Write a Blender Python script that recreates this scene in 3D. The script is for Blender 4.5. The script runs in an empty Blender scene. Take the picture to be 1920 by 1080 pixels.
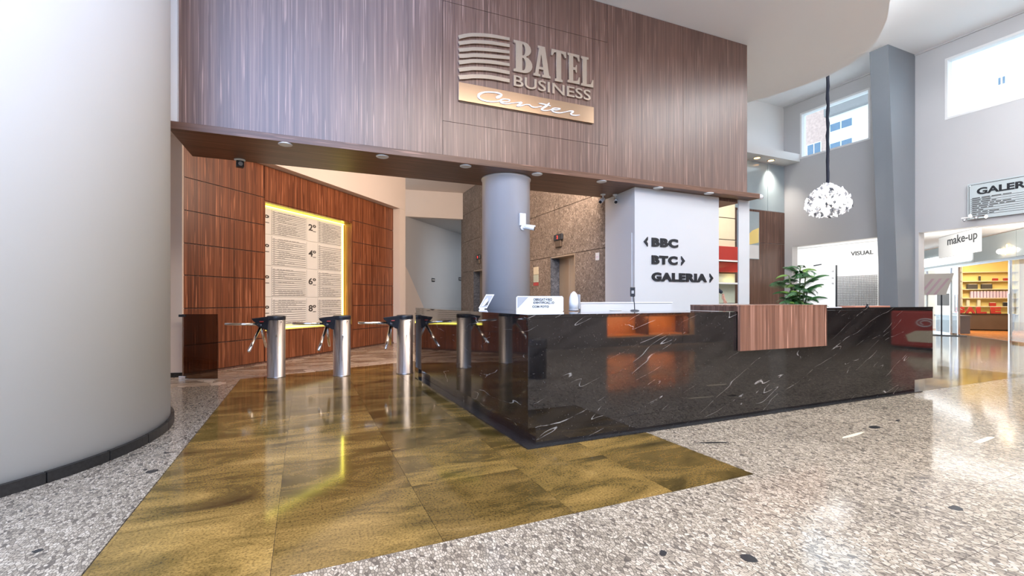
import bpy, bmesh, math, random
from mathutils import Vector, Matrix
random.seed(7)
PI = math.pi
C = bpy.context.scene.collection
SC = bpy.context.scene

# ------------------------------------------------------------------ camera
FOC = 870.0; EYE = 1.25; HOR = 563.0; CX = 960.0
_n = math.hypot(1941.0, FOC)
F2 = (FOC/_n, 1941.0/_n); R2 = (F2[1], -F2[0])       # F2 = view heading on the ground, R2 = to the right
F2 = (FOC/_n, 1941.0/_n)
cam_d = bpy.data.cameras.new('camera'); cam = bpy.data.objects.new('camera', cam_d); C.objects.link(cam)
cam_d.sensor_width = 36.0; cam_d.lens = FOC/1920*36.0; cam_d.shift_y = (HOR-540.0)/1920.0
cam_d.clip_start = 0.05; cam_d.clip_end = 400
cam.location = (0, 0, EYE)
cam.rotation_euler = (PI/2, 0, -math.atan2(F2[0], F2[1]))
SC.camera = cam

# ------------------------------------------------------------------ light and exposure
SC.view_settings.view_transform = 'Standard'
SC.view_settings.look = 'None'
SC.view_settings.exposure = 0.8
SC.view_settings.gamma = 1.0
SC.view_settings.use_curve_mapping = False
W = bpy.data.worlds.new('sky'); SC.world = W; W.use_nodes = True
_bg = W.node_tree.nodes['Background']
_bg.inputs[0].default_value = (0.74, 0.87, 1.0, 1); _bg.inputs[1].default_value = 1.7

def area(name, loc, aim, size, power, col, spread=180):
    d = bpy.data.lights.new(name, 'AREA'); d.shape = 'RECTANGLE'; d.size, d.size_y = size
    d.energy = power; d.color = col; d.spread = math.radians(spread)
    o = bpy.data.objects.new(name, d); C.objects.link(o); o.location = loc
    o.rotation_euler = (Vector(aim)-Vector(loc)).to_track_quat('-Z', 'Y').to_euler()
    return o
area('facade_daylight', (-3.2, -3.1, 6.5), (-3.2, 6, 6.5), (8.6, 5.8), 700, (0.37, 0.53, 1.0))
area('ceiling_fill', (3.2, -0.4, 6.1), (3.2, -0.2, 0), (5.0, 3.0), 400, (1.0, 0.89, 0.78))  # added fill light overhead, no panel fixture there
area('ceiling_fill', (10.6, 1.0, 7.2), (10.6, 1.2, 0), (4.0, 4.0), 290, (0.97, 0.98, 1.0))  # second added overhead fill, for the right side of the hall
area('lobby_fill', (3.2, 7.62, 4.1), (2.6, 13, 2.6), (4.2, 1.4), 235, (1.0, 0.80, 0.65))  # added fill hidden behind the fascia, brightens the lobby
area('corridor_light', (5.2, 20.0, 4.1), (5.0, 19.6, 0), (1.2, 1.2), 80, (0.97, 0.95, 0.97))
area('gallery_fill', (16.2, 6.0, 1.7), (16.2, 6.0, 6), (2.4, 7.0), 150, (1.0, 0.96, 0.9))  # added unseen fill facing up, brightens the gallery ceiling
area('high_ceiling_fill', (6.6, 4.2, 6.62), (6.6, 4.2, 9), (5.0, 5.0), 520, (0.93, 0.97, 1.0))  # added fill above the low ceiling, brightens the upper one
area('gallery_fill', (16.6, 11.2, 3.22), (18.5, 11.2, 1.4), (1.6, 3.0), 60, (1.0, 1.0, 1.0))  # added fill aimed at the white shop front
area('kiosk_light', (9.4, 7.6, 4.0), (10.0, 8.8, 2.0), (0.8, 0.8), 18, (1.0, 0.93, 0.8))

# ------------------------------------------------------------------ picture to room measurements
def ray(px, py):
    t = (px-CX)/FOC
    return (F2[0]+R2[0]*t, F2[1]+R2[1]*t, (HOR-py)/FOC)
def at(px, py, k):
    r = ray(px, py); return Vector((r[0]*k, r[1]*k, EYE+r[2]*k))
def on_z(px, py, z=0.0):
    return at(px, py, (z-EYE)/ray(px, py)[2])
def on_u(px, py, u): return at(px, py, u/ray(px, py)[0])
def on_v(px, py, v): return at(px, py, v/ray(px, py)[1])

class Frame:
    """upright wall frame: x along the wall, -y towards the room, z up"""
    def __init__(s, p, q):
        s.p = Vector((p[0], p[1], 0)); s.a = math.atan2(q[1]-p[1], q[0]-p[0])
        s.len = math.hypot(q[0]-p[0], q[1]-p[1])
        s.x = Vector((math.cos(s.a), math.sin(s.a), 0)); s.y = Vector((-s.x.y, s.x.x, 0))
    def hit(s, px, py, y=0.0):
        r = Vector(ray(px, py)); o = Vector((0, 0, EYE))
        k = (s.p + s.y*y - o).dot(s.y)/r.dot(s.y)
        w = o + r*k - s.p
        return (w.dot(s.x), w.z)
    def world(s, x, y, z=0): 
        w = s.p + s.x*x + s.y*y; return Vector((w.x, w.y, z))

# ------------------------------------------------------------------ mesh builder
class MB:
    def __init__(s): s.v = []; s.f = []; s.sm = []
    def add(s, vs, fs, smooth=False):
        n = len(s.v); s.v += [tuple(v) for v in vs]; s.f += [tuple(i+n for i in f) for f in fs]; s.sm += [smooth]*len(fs); return s
    def box(s, a, b):
        x0, x1 = sorted((a[0], b[0])); y0, y1 = sorted((a[1], b[1])); z0, z1 = sorted((a[2], b[2]))
        return s.add([(x0,y0,z0),(x1,y0,z0),(x1,y1,z0),(x0,y1,z0),(x0,y0,z1),(x1,y0,z1),(x1,y1,z1),(x0,y1,z1)],
                     [(0,3,2,1),(4,5,6,7),(0,1,5,4),(1,2,6,5),(2,3,7,6),(3,0,4,7)])
    def hull(s, lo, hi, smooth=False):           # two rings of equal length, lower and upper
        n = len(lo)
        fs = [tuple(reversed(range(n))), tuple(range(n, 2*n))]
        s.add(list(lo)+list(hi), fs)
        s.f += []; base = len(s.v)-2*n
        for i in range(n):
            j = (i+1) % n
            s.f.append((base+i, base+j, base+n+j, base+n+i)); s.sm.append(smooth)
        return s
    def prism(s, poly, z0, z1, smooth=False):
        ar = sum(poly[i][0]*poly[(i+1)%len(poly)][1]-poly[(i+1)%len(poly)][0]*poly[i][1] for i in range(len(poly)))
        if ar < 0: poly = list(reversed(poly))
        return s.hull([(p[0], p[1], z0) for p in poly], [(p[0], p[1], z1) for p in poly], smooth)
    def slab_xz(s, poly, y0, y1):                # outline drawn in x,z and given a depth along y
        ar = sum(poly[i][0]*poly[(i+1)%len(poly)][1]-poly[(i+1)%len(poly)][0]*poly[i][1] for i in range(len(poly)))
        if ar < 0: poly = list(reversed(poly))
        return s.hull([(p[0], max(y0,y1), p[1]) for p in poly], [(p[0], min(y0,y1), p[1]) for p in poly])
    def tube(s, pts, r, n=10, caps=True):
        pts = [Vector(p) for p in pts]; rs = r if isinstance(r, (list, tuple)) else [r]*len(pts)
        base = len(s.v); up = None
        for i, p in enumerate(pts):
            t = (pts[min(i+1, len(pts)-1)] - pts[max(i-1, 0)]).normalized()
            if up is None: up = t.orthogonal().normalized()
            up = (up - t*up.dot(t)).normalized(); sd = t.cross(up)
            for k in range(n):
                a = 2*PI*k/n; s.v.append(tuple(p + (up*math.cos(a)+sd*math.sin(a))*rs[i]))
        for i in range(len(pts)-1):
            for k in range(n):
                k2 = (k+1) % n
                s.f.append((base+i*n+k, base+i*n+k2, base+(i+1)*n+k2, base+(i+1)*n+k)); s.sm.append(True)
        if caps:
            s.f.append(tuple(base+k for k in reversed(range(n)))); s.sm.append(False)
            e = base+(len(pts)-1)*n; s.f.append(tuple(e+k for k in range(n))); s.sm.append(False)
        return s
    def lathe(s, prof, c=(0,0,0), n=32, sx=1.0, sy=1.0):
        base = len(s.v)
        for r, z in prof:
            for k in range(n):
                a = 2*PI*k/n; s.v.append((c[0]+r*math.cos(a)*sx, c[1]+r*math.sin(a)*sy, c[2]+z))
        for i in range(len(prof)-1):
            for k in range(n):
                k2 = (k+1) % n
                s.f.append((base+i*n+k, base+i*n+k2, base+(i+1)*n+k2, base+(i+1)*n+k)); s.sm.append(True)
        if prof[0][0] > 1e-5: s.f.append(tuple(base+k for k in reversed(range(n)))); s.sm.append(False)
        if prof[-1][0] > 1e-5:
            e = base+(len(prof)-1)*n; s.f.append(tuple(e+k for k in range(n))); s.sm.append(False)
        return s
    def ball(s, c, r, n=12, m=8):
        rr = r if isinstance(r, (tuple, list)) else (r, r, r)
        return s.lathe([(max(1e-6, math.sin(PI*i/m))*rr[0], -math.cos(PI*i/m)*rr[2]) for i in range(m+1)], c, n, 1, rr[1]/rr[0])
    def xf(s, mat):
        s.v = [tuple(mat @ Vector(v)) for v in s.v]; return s
    def mesh(s, name):
        me = bpy.data.meshes.new(name); me.from_pydata(s.v, [], s.f); me.update()
        for p, sm in zip(me.polygons, s.sm): p.use_smooth = sm
        return me
    def build(s, name, mat, parent=None, loc=(0,0,0), rz=0.0, bevel=0.0):
        return link(name, s.mesh(name), mat, parent, loc, rz, bevel)

def link(name, me, mat, parent=None, loc=(0,0,0), rz=0.0, bevel=0.0):
    if mat is not None and len(me.materials) == 0: me.materials.append(mat)
    o = bpy.data.objects.new(name, me); C.objects.link(o)
    o.location = loc; o.rotation_euler = (0, 0, rz)
    if parent is not None: o.parent = parent
    if bevel > 0:
        b = o.modifiers.new('bevel', 'BEVEL'); b.width = bevel; b.segments = 2; b.limit_method = 'ANGLE'
    return o
def tag(o, label, cat, group=None):
    o['label'] = label; o['category'] = cat
    if group: o['group'] = group
    return o
def thing(name, loc, rz, label, cat, group=None):
    o = bpy.data.objects.new(name, None); C.objects.link(o); o.empty_display_size = 0.1
    o.location = loc; o.rotation_euler = (0, 0, rz)
    return tag(o, label, cat, group)
def struct(o): o['kind'] = 'structure'; return o
def stuff(o): o['kind'] = 'stuff'; return o
def lab(o, text): o['label'] = text; return o
def dup(root, loc, rz, label, group=None):
    r = root.copy(); C.objects.link(r); r.location = loc; r.rotation_euler = (0, 0, rz); r['label'] = label
    if group: r['group'] = group
    for ch in list(root.children):
        c = ch.copy(); C.objects.link(c); c.parent = r
        for g in list(ch.children):
            d = g.copy(); C.objects.link(d); d.parent = c
    return r
def box_at(name, a, b, mat, parent=None, bevel=0.0):
    return MB().box(a, b).build(name, mat, parent, bevel=bevel)

# ------------------------------------------------------------------ writing
def text_mesh(txt, size, depth, bold=0.0, sx=1.0, shear=0.0, align='LEFT', spacing=1.0):
    cu = bpy.data.curves.new('lettering', 'FONT'); cu.body = txt; cu.size = size; cu.extrude = depth/2
    cu.offset = bold; cu.align_x = align; cu.shear = shear; cu.space_character = spacing; cu.resolution_u = 4
    ob = bpy.data.objects.new('lettering', cu); C.objects.link(ob)
    dg = bpy.context.evaluated_depsgraph_get()
    me = bpy.data.meshes.new_from_object(ob.evaluated_get(dg)); me.name = 'lettering'
    bpy.data.objects.remove(ob); bpy.data.curves.remove(cu)
    me.materials.clear()
    # text lies in x,y facing +z : turn it upright so that it faces -y
    me.transform(Matrix(((sx,0,0,0),(0,0,-1,0),(0,1,0,0),(0,0,0,1))))
    me.update(); return me
def text_size(me):
    xs = [v.co.x for v in me.vertices]; zs = [v.co.z for v in me.vertices]
    return min(xs), max(xs), min(zs), max(zs)
def fit_text(me, x0, x1, z0, z1, y):
    a, b, c, d = text_size(me)
    kx = (x1-x0)/(b-a); kz = (z1-z0)/(d-c)
    me.transform(Matrix(((kx,0,0,x0-a*kx),(0,1,0,y),(0,0,kz,z0-c*kz),(0,0,0,1)))); me.update(); return me
def islands(me):
    par = list(range(len(me.vertices)))
    def find(i):
        while par[i] != i: par[i] = par[par[i]]; i = par[i]
        return i
    for e in me.edges:
        a, b = find(e.vertices[0]), find(e.vertices[1])
        if a != b: par[a] = b
    vs = {}
    for i in range(len(me.vertices)): vs.setdefault(find(i), []).append(i)
    fs = {}
    for p in me.polygons: fs.setdefault(find(p.vertices[0]), []).append(tuple(p.vertices))
    out = []
    for k, ids in vs.items():
        if k not in fs: continue
        m = {i: j for j, i in enumerate(ids)}
        n = bpy.data.meshes.new('letter'); n.from_pydata([me.vertices[i].co[:] for i in ids], [], [tuple(m[i] for i in f) for f in fs[k]])
        n.update(); out.append((min(me.vertices[i].co.x for i in ids), n))
    out.sort(key=lambda t: t[0]); return [n for _, n in out]
def shape_mesh(loops, depth):
    """flat outline (outer loop and holes, in x,z) filled and given a thickness, facing -y"""
    cu = bpy.data.curves.new('outline', 'CURVE'); cu.dimensions = '2D'; cu.fill_mode = 'BOTH'; cu.extrude = depth/2
    for lp in loops:
        sp = cu.splines.new('POLY'); sp.points.add(len(lp)-1); sp.use_cyclic_u = True
        for p, q in zip(sp.points, lp): p.co = (q[0], q[1], 0, 1)
    ob = bpy.data.objects.new('outline', cu); C.objects.link(ob)
    dg = bpy.context.evaluated_depsgraph_get()
    me = bpy.data.meshes.new_from_object(ob.evaluated_get(dg)); me.name = 'letter'
    bpy.data.objects.remove(ob); bpy.data.curves.remove(cu); me.materials.clear()
    me.transform(Matrix(((1,0,0,0),(0,0,-1,0),(0,1,0,0),(0,0,0,1)))); me.update(); return me
def merge(meshes, name):
    v, f = [], []
    for m in meshes:
        n = len(v); v += [x.co[:] for x in m.vertices]; f += [tuple(i+n for i in p.vertices) for p in m.polygons]
    me = bpy.data.meshes.new(name); me.from_pydata(v, [], f); me.update(); return me

# ------------------------------------------------------------------ materials
def new_mat(name):
    m = bpy.data.materials.new(name); m.use_nodes = True; nt = m.node_tree
    return m, nt, nt.nodes['Principled BSDF']
def N(nt, t, **kw):
    n = nt.nodes.new(t)
    for k, v in kw.items():
        if k in n.inputs: n.inputs[k].default_value = v
        else: setattr(n, k, v)
    return n
def ramp(nt, stops, src):
    r = nt.nodes.new('ShaderNodeValToRGB')
    while len(r.color_ramp.elements) < len(stops): r.color_ramp.elements.new(0.5)
    for e, (p, c) in zip(r.color_ramp.elements, stops):
        e.position = p; e.color = (*c, 1) if len(c) == 3 else c
    nt.links.new(src, r.inputs[0]); return r
def coords(nt, scale, rot=(0,0,0), obj=False):
    tc = nt.nodes.new('ShaderNodeTexCoord') if obj else nt.nodes.new('ShaderNodeNewGeometry')
    mp = nt.nodes.new('ShaderNodeMapping'); mp.inputs['Scale'].default_value = scale; mp.inputs['Rotation'].default_value = rot
    nt.links.new(tc.outputs['Object' if obj else 'Position'], mp.inputs[0]); return mp.outputs[0]
def mix(nt, fac, a, b, mode='MIX'):
    m = nt.nodes.new('ShaderNodeMix'); m.data_type = 'RGBA'; m.blend_type = mode
    for s, i in ((fac, 0), (a, 6), (b, 7)):
        if hasattr(s, 'is_linked'): nt.links.new(s, m.inputs[i])
        elif isinstance(s, (int, float)): m.inputs[i].default_value = s
        else: m.inputs[i].default_value = (*s, 1)
    return m.outputs[2]
def plain(name, col, rough=0.5, metal=0.0, spec=0.5, var=0.04, scale=3.0, coat=0.0):
    m, nt, b = new_mat(name)
    n = N(nt, 'ShaderNodeTexNoise', Scale=1.0, Detail=4.0); nt.links.new(coords(nt, (scale,)*3), n.inputs['Vector'])
    lo = tuple(max(0, c*(1-var)) for c in col); hi = tuple(min(1, c*(1+var)) for c in col)
    r = ramp(nt, [(0.3, lo), (0.7, hi)], n.outputs[0])
    nt.links.new(r.outputs[0], b.inputs['Base Color'])
    b.inputs['Roughness'].default_value = rough; b.inputs['Metallic'].default_value = metal
    b.inputs['Specular IOR Level'].default_value = spec; b.inputs['Coat Weight'].default_value = coat
    return m
def glow(name, col, power):
    m, nt, b = new_mat(name)
    b.inputs['Base Color'].default_value = (*col, 1); b.inputs['Emission Color'].default_value = (*col, 1)
    b.inputs['Emission Strength'].default_value = power; return m
def wood(name, dark, mid, light, rough=0.35, vertical=True, density=26.0, streak=0.55, coat=0.0):
    m, nt, b = new_mat(name)
    sc = (density, density, 0.35) if vertical else (0.35, density, density)
    n1 = N(nt, 'ShaderNodeTexNoise', Scale=1.0, Detail=3.0, Roughness=0.6, Distortion=0.15); nt.links.new(coords(nt, sc), n1.inputs['Vector'])
    sc2 = tuple(x*4.2 if x > 1 else x*3 for x in sc)
    n2 = N(nt, 'ShaderNodeTexNoise', Scale=1.0, Detail=2.0); nt.links.new(coords(nt, sc2), n2.inputs['Vector'])
    sc3 = tuple(x*0.16 if x > 1 else x*0.4 for x in sc)
    n3 = N(nt, 'ShaderNodeTexNoise', Scale=1.0, Detail=1.0); nt.links.new(coords(nt, sc3), n3.inputs['Vector'])
    r1 = ramp(nt, [(0.30, dark), (0.5, mid), (0.72, light)], n1.outputs[0])
    r2 = ramp(nt, [(0.35, (0.62,)*3), (0.6, (1.08,)*3)], n2.outputs[0])
    c = mix(nt, streak, r1.outputs[0], r2.outputs[0], 'MULTIPLY')
    r3 = ramp(nt, [(0.3, (0.85,)*3), (0.7, (1.1,)*3)], n3.outputs[0])
    c = mix(nt, 1.0, c, r3.outputs[0], 'MULTIPLY')
    # thin pale pores
    sc4 = tuple(x*1.9 if x > 1 else x*3.4 for x in sc)
    n4 = N(nt, 'ShaderNodeTexNoise', Scale=1.0, Detail=1.0); nt.links.new(coords(nt, sc4), n4.inputs['Vector'])
    r4 = ramp(nt, [(0.64, (0,)*3), (0.70, (0.6,)*3)], n4.outputs[0])
    c = mix(nt, r4.outputs[0], c, tuple(min(1, x*1.9+0.03) for x in light))
    nt.links.new(c, b.inputs['Base Color']); b.inputs['Roughness'].default_value = rough; b.inputs['Coat Weight'].default_value = coat; b.inputs['Coat Roughness'].default_value = 0.3
    bp = N(nt, 'ShaderNodeBump', Strength=0.12, Distance=0.004); nt.links.new(n1.outputs[0], bp.inputs['Height']); nt.links.new(bp.outputs[0], b.inputs['Normal'])
    return m
def glass_mat(name, tint, refl=1.0, alpha_tint=1.0, rough=0.0):
    m = bpy.data.materials.new(name); m.use_nodes = True; nt = m.node_tree; nt.nodes.clear()
    o = nt.nodes.new('ShaderNodeOutputMaterial'); t = N(nt, 'ShaderNodeBsdfTransparent'); t.inputs[0].default_value = (*tint, 1)
    g = N(nt, 'ShaderNodeBsdfGlossy', Roughness=rough); g.inputs[0].default_value = (1, 1, 1, 1)
    fr = N(nt, 'ShaderNodeFresnel'); ge = nt.nodes.new('ShaderNodeNewGeometry'); mr = N(nt, 'ShaderNodeMapRange'); mr.inputs['To Min'].default_value = 1.45; mr.inputs['To Max'].default_value = 1/1.45; nt.links.new(ge.outputs['Backfacing'], mr.inputs['Value']); nt.links.new(mr.outputs[0], fr.inputs['IOR']); mu = N(nt, 'ShaderNodeMath', operation='MULTIPLY'); mu.inputs[1].default_value = refl
    nt.links.new(fr.outputs[0], mu.inputs[0])
    ms = nt.nodes.new('ShaderNodeMixShader'); nt.links.new(mu.outputs[0], ms.inputs[0]); nt.links.new(t.outputs[0], ms.inputs[1]); nt.links.new(g.outputs[0], ms.inputs[2])
    nt.links.new(ms.outputs[0], o.inputs[0]); return m
def terrazzo(name, size, stops, warp=0.5, rough=0.09, edge=(0.18, 0.17, 0.165), ew=0.10):
    m, nt, b = new_mat(name)
    base = coords(nt, (1, 1, 1))
    wn = N(nt, 'ShaderNodeTexNoise', Scale=3.0, Detail=2.0); nt.links.new(base, wn.inputs['Vector'])
    va = N(nt, 'ShaderNodeVectorMath', operation='MULTIPLY_ADD'); va.inputs[1].default_value = (warp,)*3
    nt.links.new(wn.outputs['Color'], va.inputs[0]); nt.links.new(base, va.inputs[2])
    mp = N(nt, 'ShaderNodeMapping'); mp.inputs['Scale'].default_value = (size*1.12, size*0.52, 1); mp.inputs['Rotation'].default_value = (0, 0, 0.12)
    nt.links.new(va.outputs[0], mp.inputs[0])
    vo = N(nt, 'ShaderNodeTexVoronoi', voronoi_dimensions='2D'); vo.inputs['Scale'].default_value = 1.0; nt.links.new(mp.outputs[0], vo.inputs['Vector'])
    ve = N(nt, 'ShaderNodeTexVoronoi', voronoi_dimensions='2D', feature='DISTANCE_TO_EDGE'); ve.inputs['Scale'].default_value = 1.0; nt.links.new(mp.outputs[0], ve.inputs['Vector'])
    sep = nt.nodes.new('ShaderNodeSeparateColor'); nt.links.new(vo.outputs['Color'], sep.inputs[0])
    r = ramp(nt, stops, sep.outputs[0])
    re = ramp(nt, [(0.0, (1,)*3), (ew, (0,)*3)], ve.outputs['Distance'])
    c = mix(nt, re.outputs[0], r.outputs[0], edge)
    ln = N(nt, 'ShaderNodeTexNoise', Scale=0.9, Detail=3.0); nt.links.new(base, ln.inputs['Vector'])
    rl = ramp(nt, [(0.3, (0.86,)*3), (0.7, (1.1,)*3)], ln.outputs[0])
    c = mix(nt, 1.0, c, rl.outputs[0], 'MULTIPLY')
    nt.links.new(c, b.inputs['Base Color']); b.inputs['Roughness'].default_value = rough
    return m
def granite_olive():
    m, nt, b = new_mat('olive_granite')
    oi = nt.nodes.new('ShaderNodeObjectInfo')
    base = coords(nt, (1, 1, 1))
    va = N(nt, 'ShaderNodeVectorMath', operation='ADD'); nt.links.new(base, va.inputs[0]); 
    sc = N(nt, 'ShaderNodeVectorMath', operation='SCALE'); sc.inputs[0].default_value = (9, 5, 0); nt.links.new(oi.outputs['Random'], sc.inputs['Scale']); nt.links.new(sc.outputs[0], va.inputs[1])
    mp = N(nt, 'ShaderNodeMapping'); mp.inputs['Scale'].default_value = (1.3, 3.2, 1); mp.inputs['Rotation'].default_value = (0, 0, -0.5); nt.links.new(va.outputs[0], mp.inputs[0])
    n1 = N(nt, 'ShaderNodeTexNoise', Scale=1.0, Detail=6.0, Roughness=0.62, Distortion=0.9); nt.links.new(mp.outputs[0], n1.inputs['Vector'])
    r1 = ramp(nt, [(0.30, (0.035, 0.025, 0.009)), (0.44, (0.14, 0.09, 0.024)), (0.62, (0.27, 0.168, 0.048)), (0.8, (0.40, 0.262, 0.092))], n1.outputs[0])
    n2 = N(nt, 'ShaderNodeTexNoise', Scale=75.0, Detail=3.0, Roughness=0.7); nt.links.new(base, n2.inputs['Vector'])
    r2 = ramp(nt, [(0.36, (0.4,)*3), (0.5, (0.95,)*3), (0.68, (1.25,)*3)], n2.outputs[0])
    c = mix(nt, 0.9, r1.outputs[0], r2.outputs[0], 'MULTIPLY')
    rr = ramp(nt, [(0.0, (0.62,)*3), (1.0, (1.25,)*3)], oi.outputs['Random'])
    c = mix(nt, 1.0, c, rr.outputs[0], 'MULTIPLY')
    nt.links.new(c, b.inputs['Base Color']); b.inputs['Roughness'].default_value = 0.085
    return m
def marble_black():
    m, nt, b = new_mat('black_marble')
    mp = coords(nt, (1, 1, 1), (0.0, 0.42, 0.35))
    w = N(nt, 'ShaderNodeTexNoise', Scale=1.6, Detail=3.0); nt.links.new(mp, w.inputs['Vector'])
    va = N(nt, 'ShaderNodeVectorMath', operation='MULTIPLY_ADD'); va.inputs[1].default_value = (0.09,)*3; nt.links.new(w.outputs['Color'], va.inputs[0]); nt.links.new(mp, va.inputs[2])
    m2 = N(nt, 'ShaderNodeMapping'); m2.inputs['Scale'].default_value = (0.42, 0.6, 3.4); nt.links.new(va.outputs[0], m2.inputs[0])
    n1 = N(nt, 'ShaderNodeTexNoise', Scale=1.5, Detail=2.0, Roughness=0.45); nt.links.new(m2.outputs[0], n1.inputs['Vector'])
    sb = N(nt, 'ShaderNodeMath', operation='SUBTRACT'); sb.inputs[1].default_value = 0.5; nt.links.new(n1.outputs[0], sb.inputs[0])
    ab = N(nt, 'ShaderNodeMath', operation='ABSOLUTE'); nt.links.new(sb.outputs[0], ab.inputs[0])
    rv = ramp(nt, [(0.0, (1,)*3), (0.0013, (0.8,)*3), (0.0034, (0,)*3)], ab.outputs[0])
    n2 = N(nt, 'ShaderNodeTexNoise', Scale=3.2, Detail=4.0, Roughness=0.7); nt.links.new(mp, n2.inputs['Vector'])
    rm = ramp(nt, [(0.50, (0,)*3), (0.60, (1,)*3)], n2.outputs[0])
    vein = mix(nt, 1.0, rv.outputs[0], rm.outputs[0], 'MULTIPLY')
    n3 = N(nt, 'ShaderNodeTexNoise', Scale=2.0, Detail=6.0, Roughness=0.7); nt.links.new(m2.outputs[0], n3.inputs['Vector'])
    r3 = ramp(nt, [(0.35, (0.006, 0.0055, 0.006)), (0.7, (0.022, 0.019, 0.018))], n3.outputs[0])
    n4 = N(nt, 'ShaderNodeTexNoise', Scale=90.0, Detail=1.0); nt.links.new(mp, n4.inputs['Vector'])
    r4 = ramp(nt, [(0.735, (0,)*3), (0.76, (0.5,)*3)], n4.outputs[0])
    c = mix(nt, r4.outputs[0], r3.outputs[0], (0.22, 0.21, 0.2))
    c = mix(nt, vein, c, (0.42, 0.40, 0.38))
    nt.links.new(c, b.inputs['Base Color']); b.inputs['Roughness'].default_value = 0.035; b.inputs['Specular IOR Level'].default_value = 1.0
    return m
def rough_stone(name, c0, c1, c2):
    m, nt, b = new_mat(name)
    base = coords(nt, (1, 1, 1))
    n1 = N(nt, 'ShaderNodeTexNoise', Scale=15.0, Detail=6.0, Roughness=0.72, Distortion=1.6); nt.links.new(base, n1.inputs['Vector'])
    r1 = ramp(nt, [(0.32, c0), (0.52, c1), (0.72, c2)], n1.outputs[0])
    n2 = N(nt, 'ShaderNodeTexNoise', Scale=1.2, Detail=3.0); nt.links.new(base, n2.inputs['Vector'])
    r2 = ramp(nt, [(0.3, (0.8,)*3), (0.7, (1.15,)*3)], n2.outputs[0])
    nt.links.new(mix(nt, 1.0, r1.outputs[0], r2.outputs[0], 'MULTIPLY'), b.inputs['Base Color'])
    b.inputs['Roughness'].default_value = 0.55
    bp = N(nt, 'ShaderNodeBump', Strength=1.0, Distance=0.05); nt.links.new(n1.outputs[0], bp.inputs['Height']); nt.links.new(bp.outputs[0], b.inputs['Normal'])
    return m
def brushed(name, col, rough=0.28, vertical=True):
    m, nt, b = new_mat(name)
    n = N(nt, 'ShaderNodeTexNoise', Scale=1.0, Detail=3.0); nt.links.new(coords(nt, (60, 60, 1.5) if vertical else (2, 2, 80)), n.inputs['Vector'])
    r = ramp(nt, [(0.3, tuple(c*0.8 for c in col)), (0.7, col)], n.outputs[0]); nt.links.new(r.outputs[0], b.inputs['Base Color'])
    rr = ramp(nt, [(0.3, (rough*0.8,)*3), (0.7, (rough*1.3,)*3)], n.outputs[0]); nt.links.new(rr.outputs[0], b.inputs['Roughness'])
    b.inputs['Metallic'].default_value = 1.0; return m

M = {}
M['white_wall'] = plain('white_wall_paint', (0.74, 0.735, 0.73), 0.6, var=0.015, scale=1.0)
M['grey_wall'] = plain('light_grey_wall_paint', (0.50, 0.495, 0.50), 0.6, var=0.015, scale=1.0)
M['ceiling'] = plain('ceiling_paint', (0.86, 0.86, 0.865), 0.7, var=0.01, scale=0.7)
M['pillar'] = plain('slate_grey_paint', (0.20, 0.22, 0.245), 0.45, var=0.03, scale=1.0)
M['beige_wall'] = plain('warm_beige_paint', (0.70, 0.61, 0.55), 0.6, var=0.02, scale=1.0)
M['wood_fascia'] = wood('walnut_fascia_veneer', (0.095, 0.044, 0.030), (0.165, 0.086, 0.060), (0.235, 0.135, 0.10), 0.40, density=42, coat=0.55)
M['wood_red'] = wood('reddish_walnut_veneer', (0.07, 0.018, 0.007), (0.185, 0.055, 0.021), (0.31, 0.11, 0.047), 0.35, density=30)
M['wood_soffit'] = wood('soffit_walnut_veneer', (0.10, 0.045, 0.025), (0.15, 0.07, 0.04), (0.19, 0.095, 0.06), 0.4, vertical=False)
M['wood_box'] = wood('pinkish_walnut_veneer', (0.11, 0.05, 0.034), (0.24, 0.118, 0.078), (0.36, 0.195, 0.14), 0.35, density=22)
M['wood_dark'] = wood('dark_walnut_veneer', (0.075, 0.035, 0.024), (0.12, 0.06, 0.042), (0.17, 0.09, 0.068), 0.4)
M['marble'] = marble_black()
M['kerb'] = plain('dark_slate_granite', (0.022, 0.023, 0.025), 0.16, var=0.5, scale=60)
M['skirting'] = plain('black_skirting_granite', (0.016, 0.015, 0.015), 0.4, var=0.4, scale=50)
M['olive'] = granite_olive()
M['terrazzo'] = terrazzo('grey_terrazzo', 66.0, [(0.0, (0.10, 0.085, 0.07)), (0.16, (0.25, 0.21, 0.16)), (0.5, (0.37, 0.315, 0.24)), (1.0, (0.56, 0.485, 0.385))], 0.06, 0.10, (0.09, 0.076, 0.062), 0.17)
M['paving'] = terrazzo('broken_stone_paving', 5.0, [(0.0, (0.32, 0.24, 0.17)), (0.4, (0.46, 0.36, 0.27)), (1.0, (0.66, 0.55, 0.44))], 0.3, 0.16, (0.2, 0.15, 0.11), 0.035)
def flagstone():
    m, nt, b = new_mat('beige_flagstone')
    oi = nt.nodes.new('ShaderNodeObjectInfo')
    r = ramp(nt, [(0.0, (0.20, 0.145, 0.10)), (0.5, (0.36, 0.28, 0.205)), (1.0, (0.52, 0.43, 0.335))], oi.outputs['Random'])
    n = N(nt, 'ShaderNodeTexNoise', Scale=14.0, Detail=5.0); nt.links.new(coords(nt, (1, 1, 1)), n.inputs['Vector'])
    r2 = ramp(nt, [(0.3, (0.75,)*3), (0.7, (1.15,)*3)], n.outputs[0])
    nt.links.new(mix(nt, 1.0, r.outputs[0], r2.outputs[0], 'MULTIPLY'), b.inputs['Base Color']); b.inputs['Roughness'].default_value = .2; return m
M['flagstone'] = flagstone()
M['stone'] = rough_stone('rough_brown_granite', (0.085, 0.064, 0.052), (0.27, 0.21, 0.17), (0.60, 0.51, 0.44))
M['stone_reveal'] = rough_stone('rough_slate_granite', (0.05, 0.06, 0.08), (0.13, 0.15, 0.19), (0.30, 0.34, 0.40))
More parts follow.
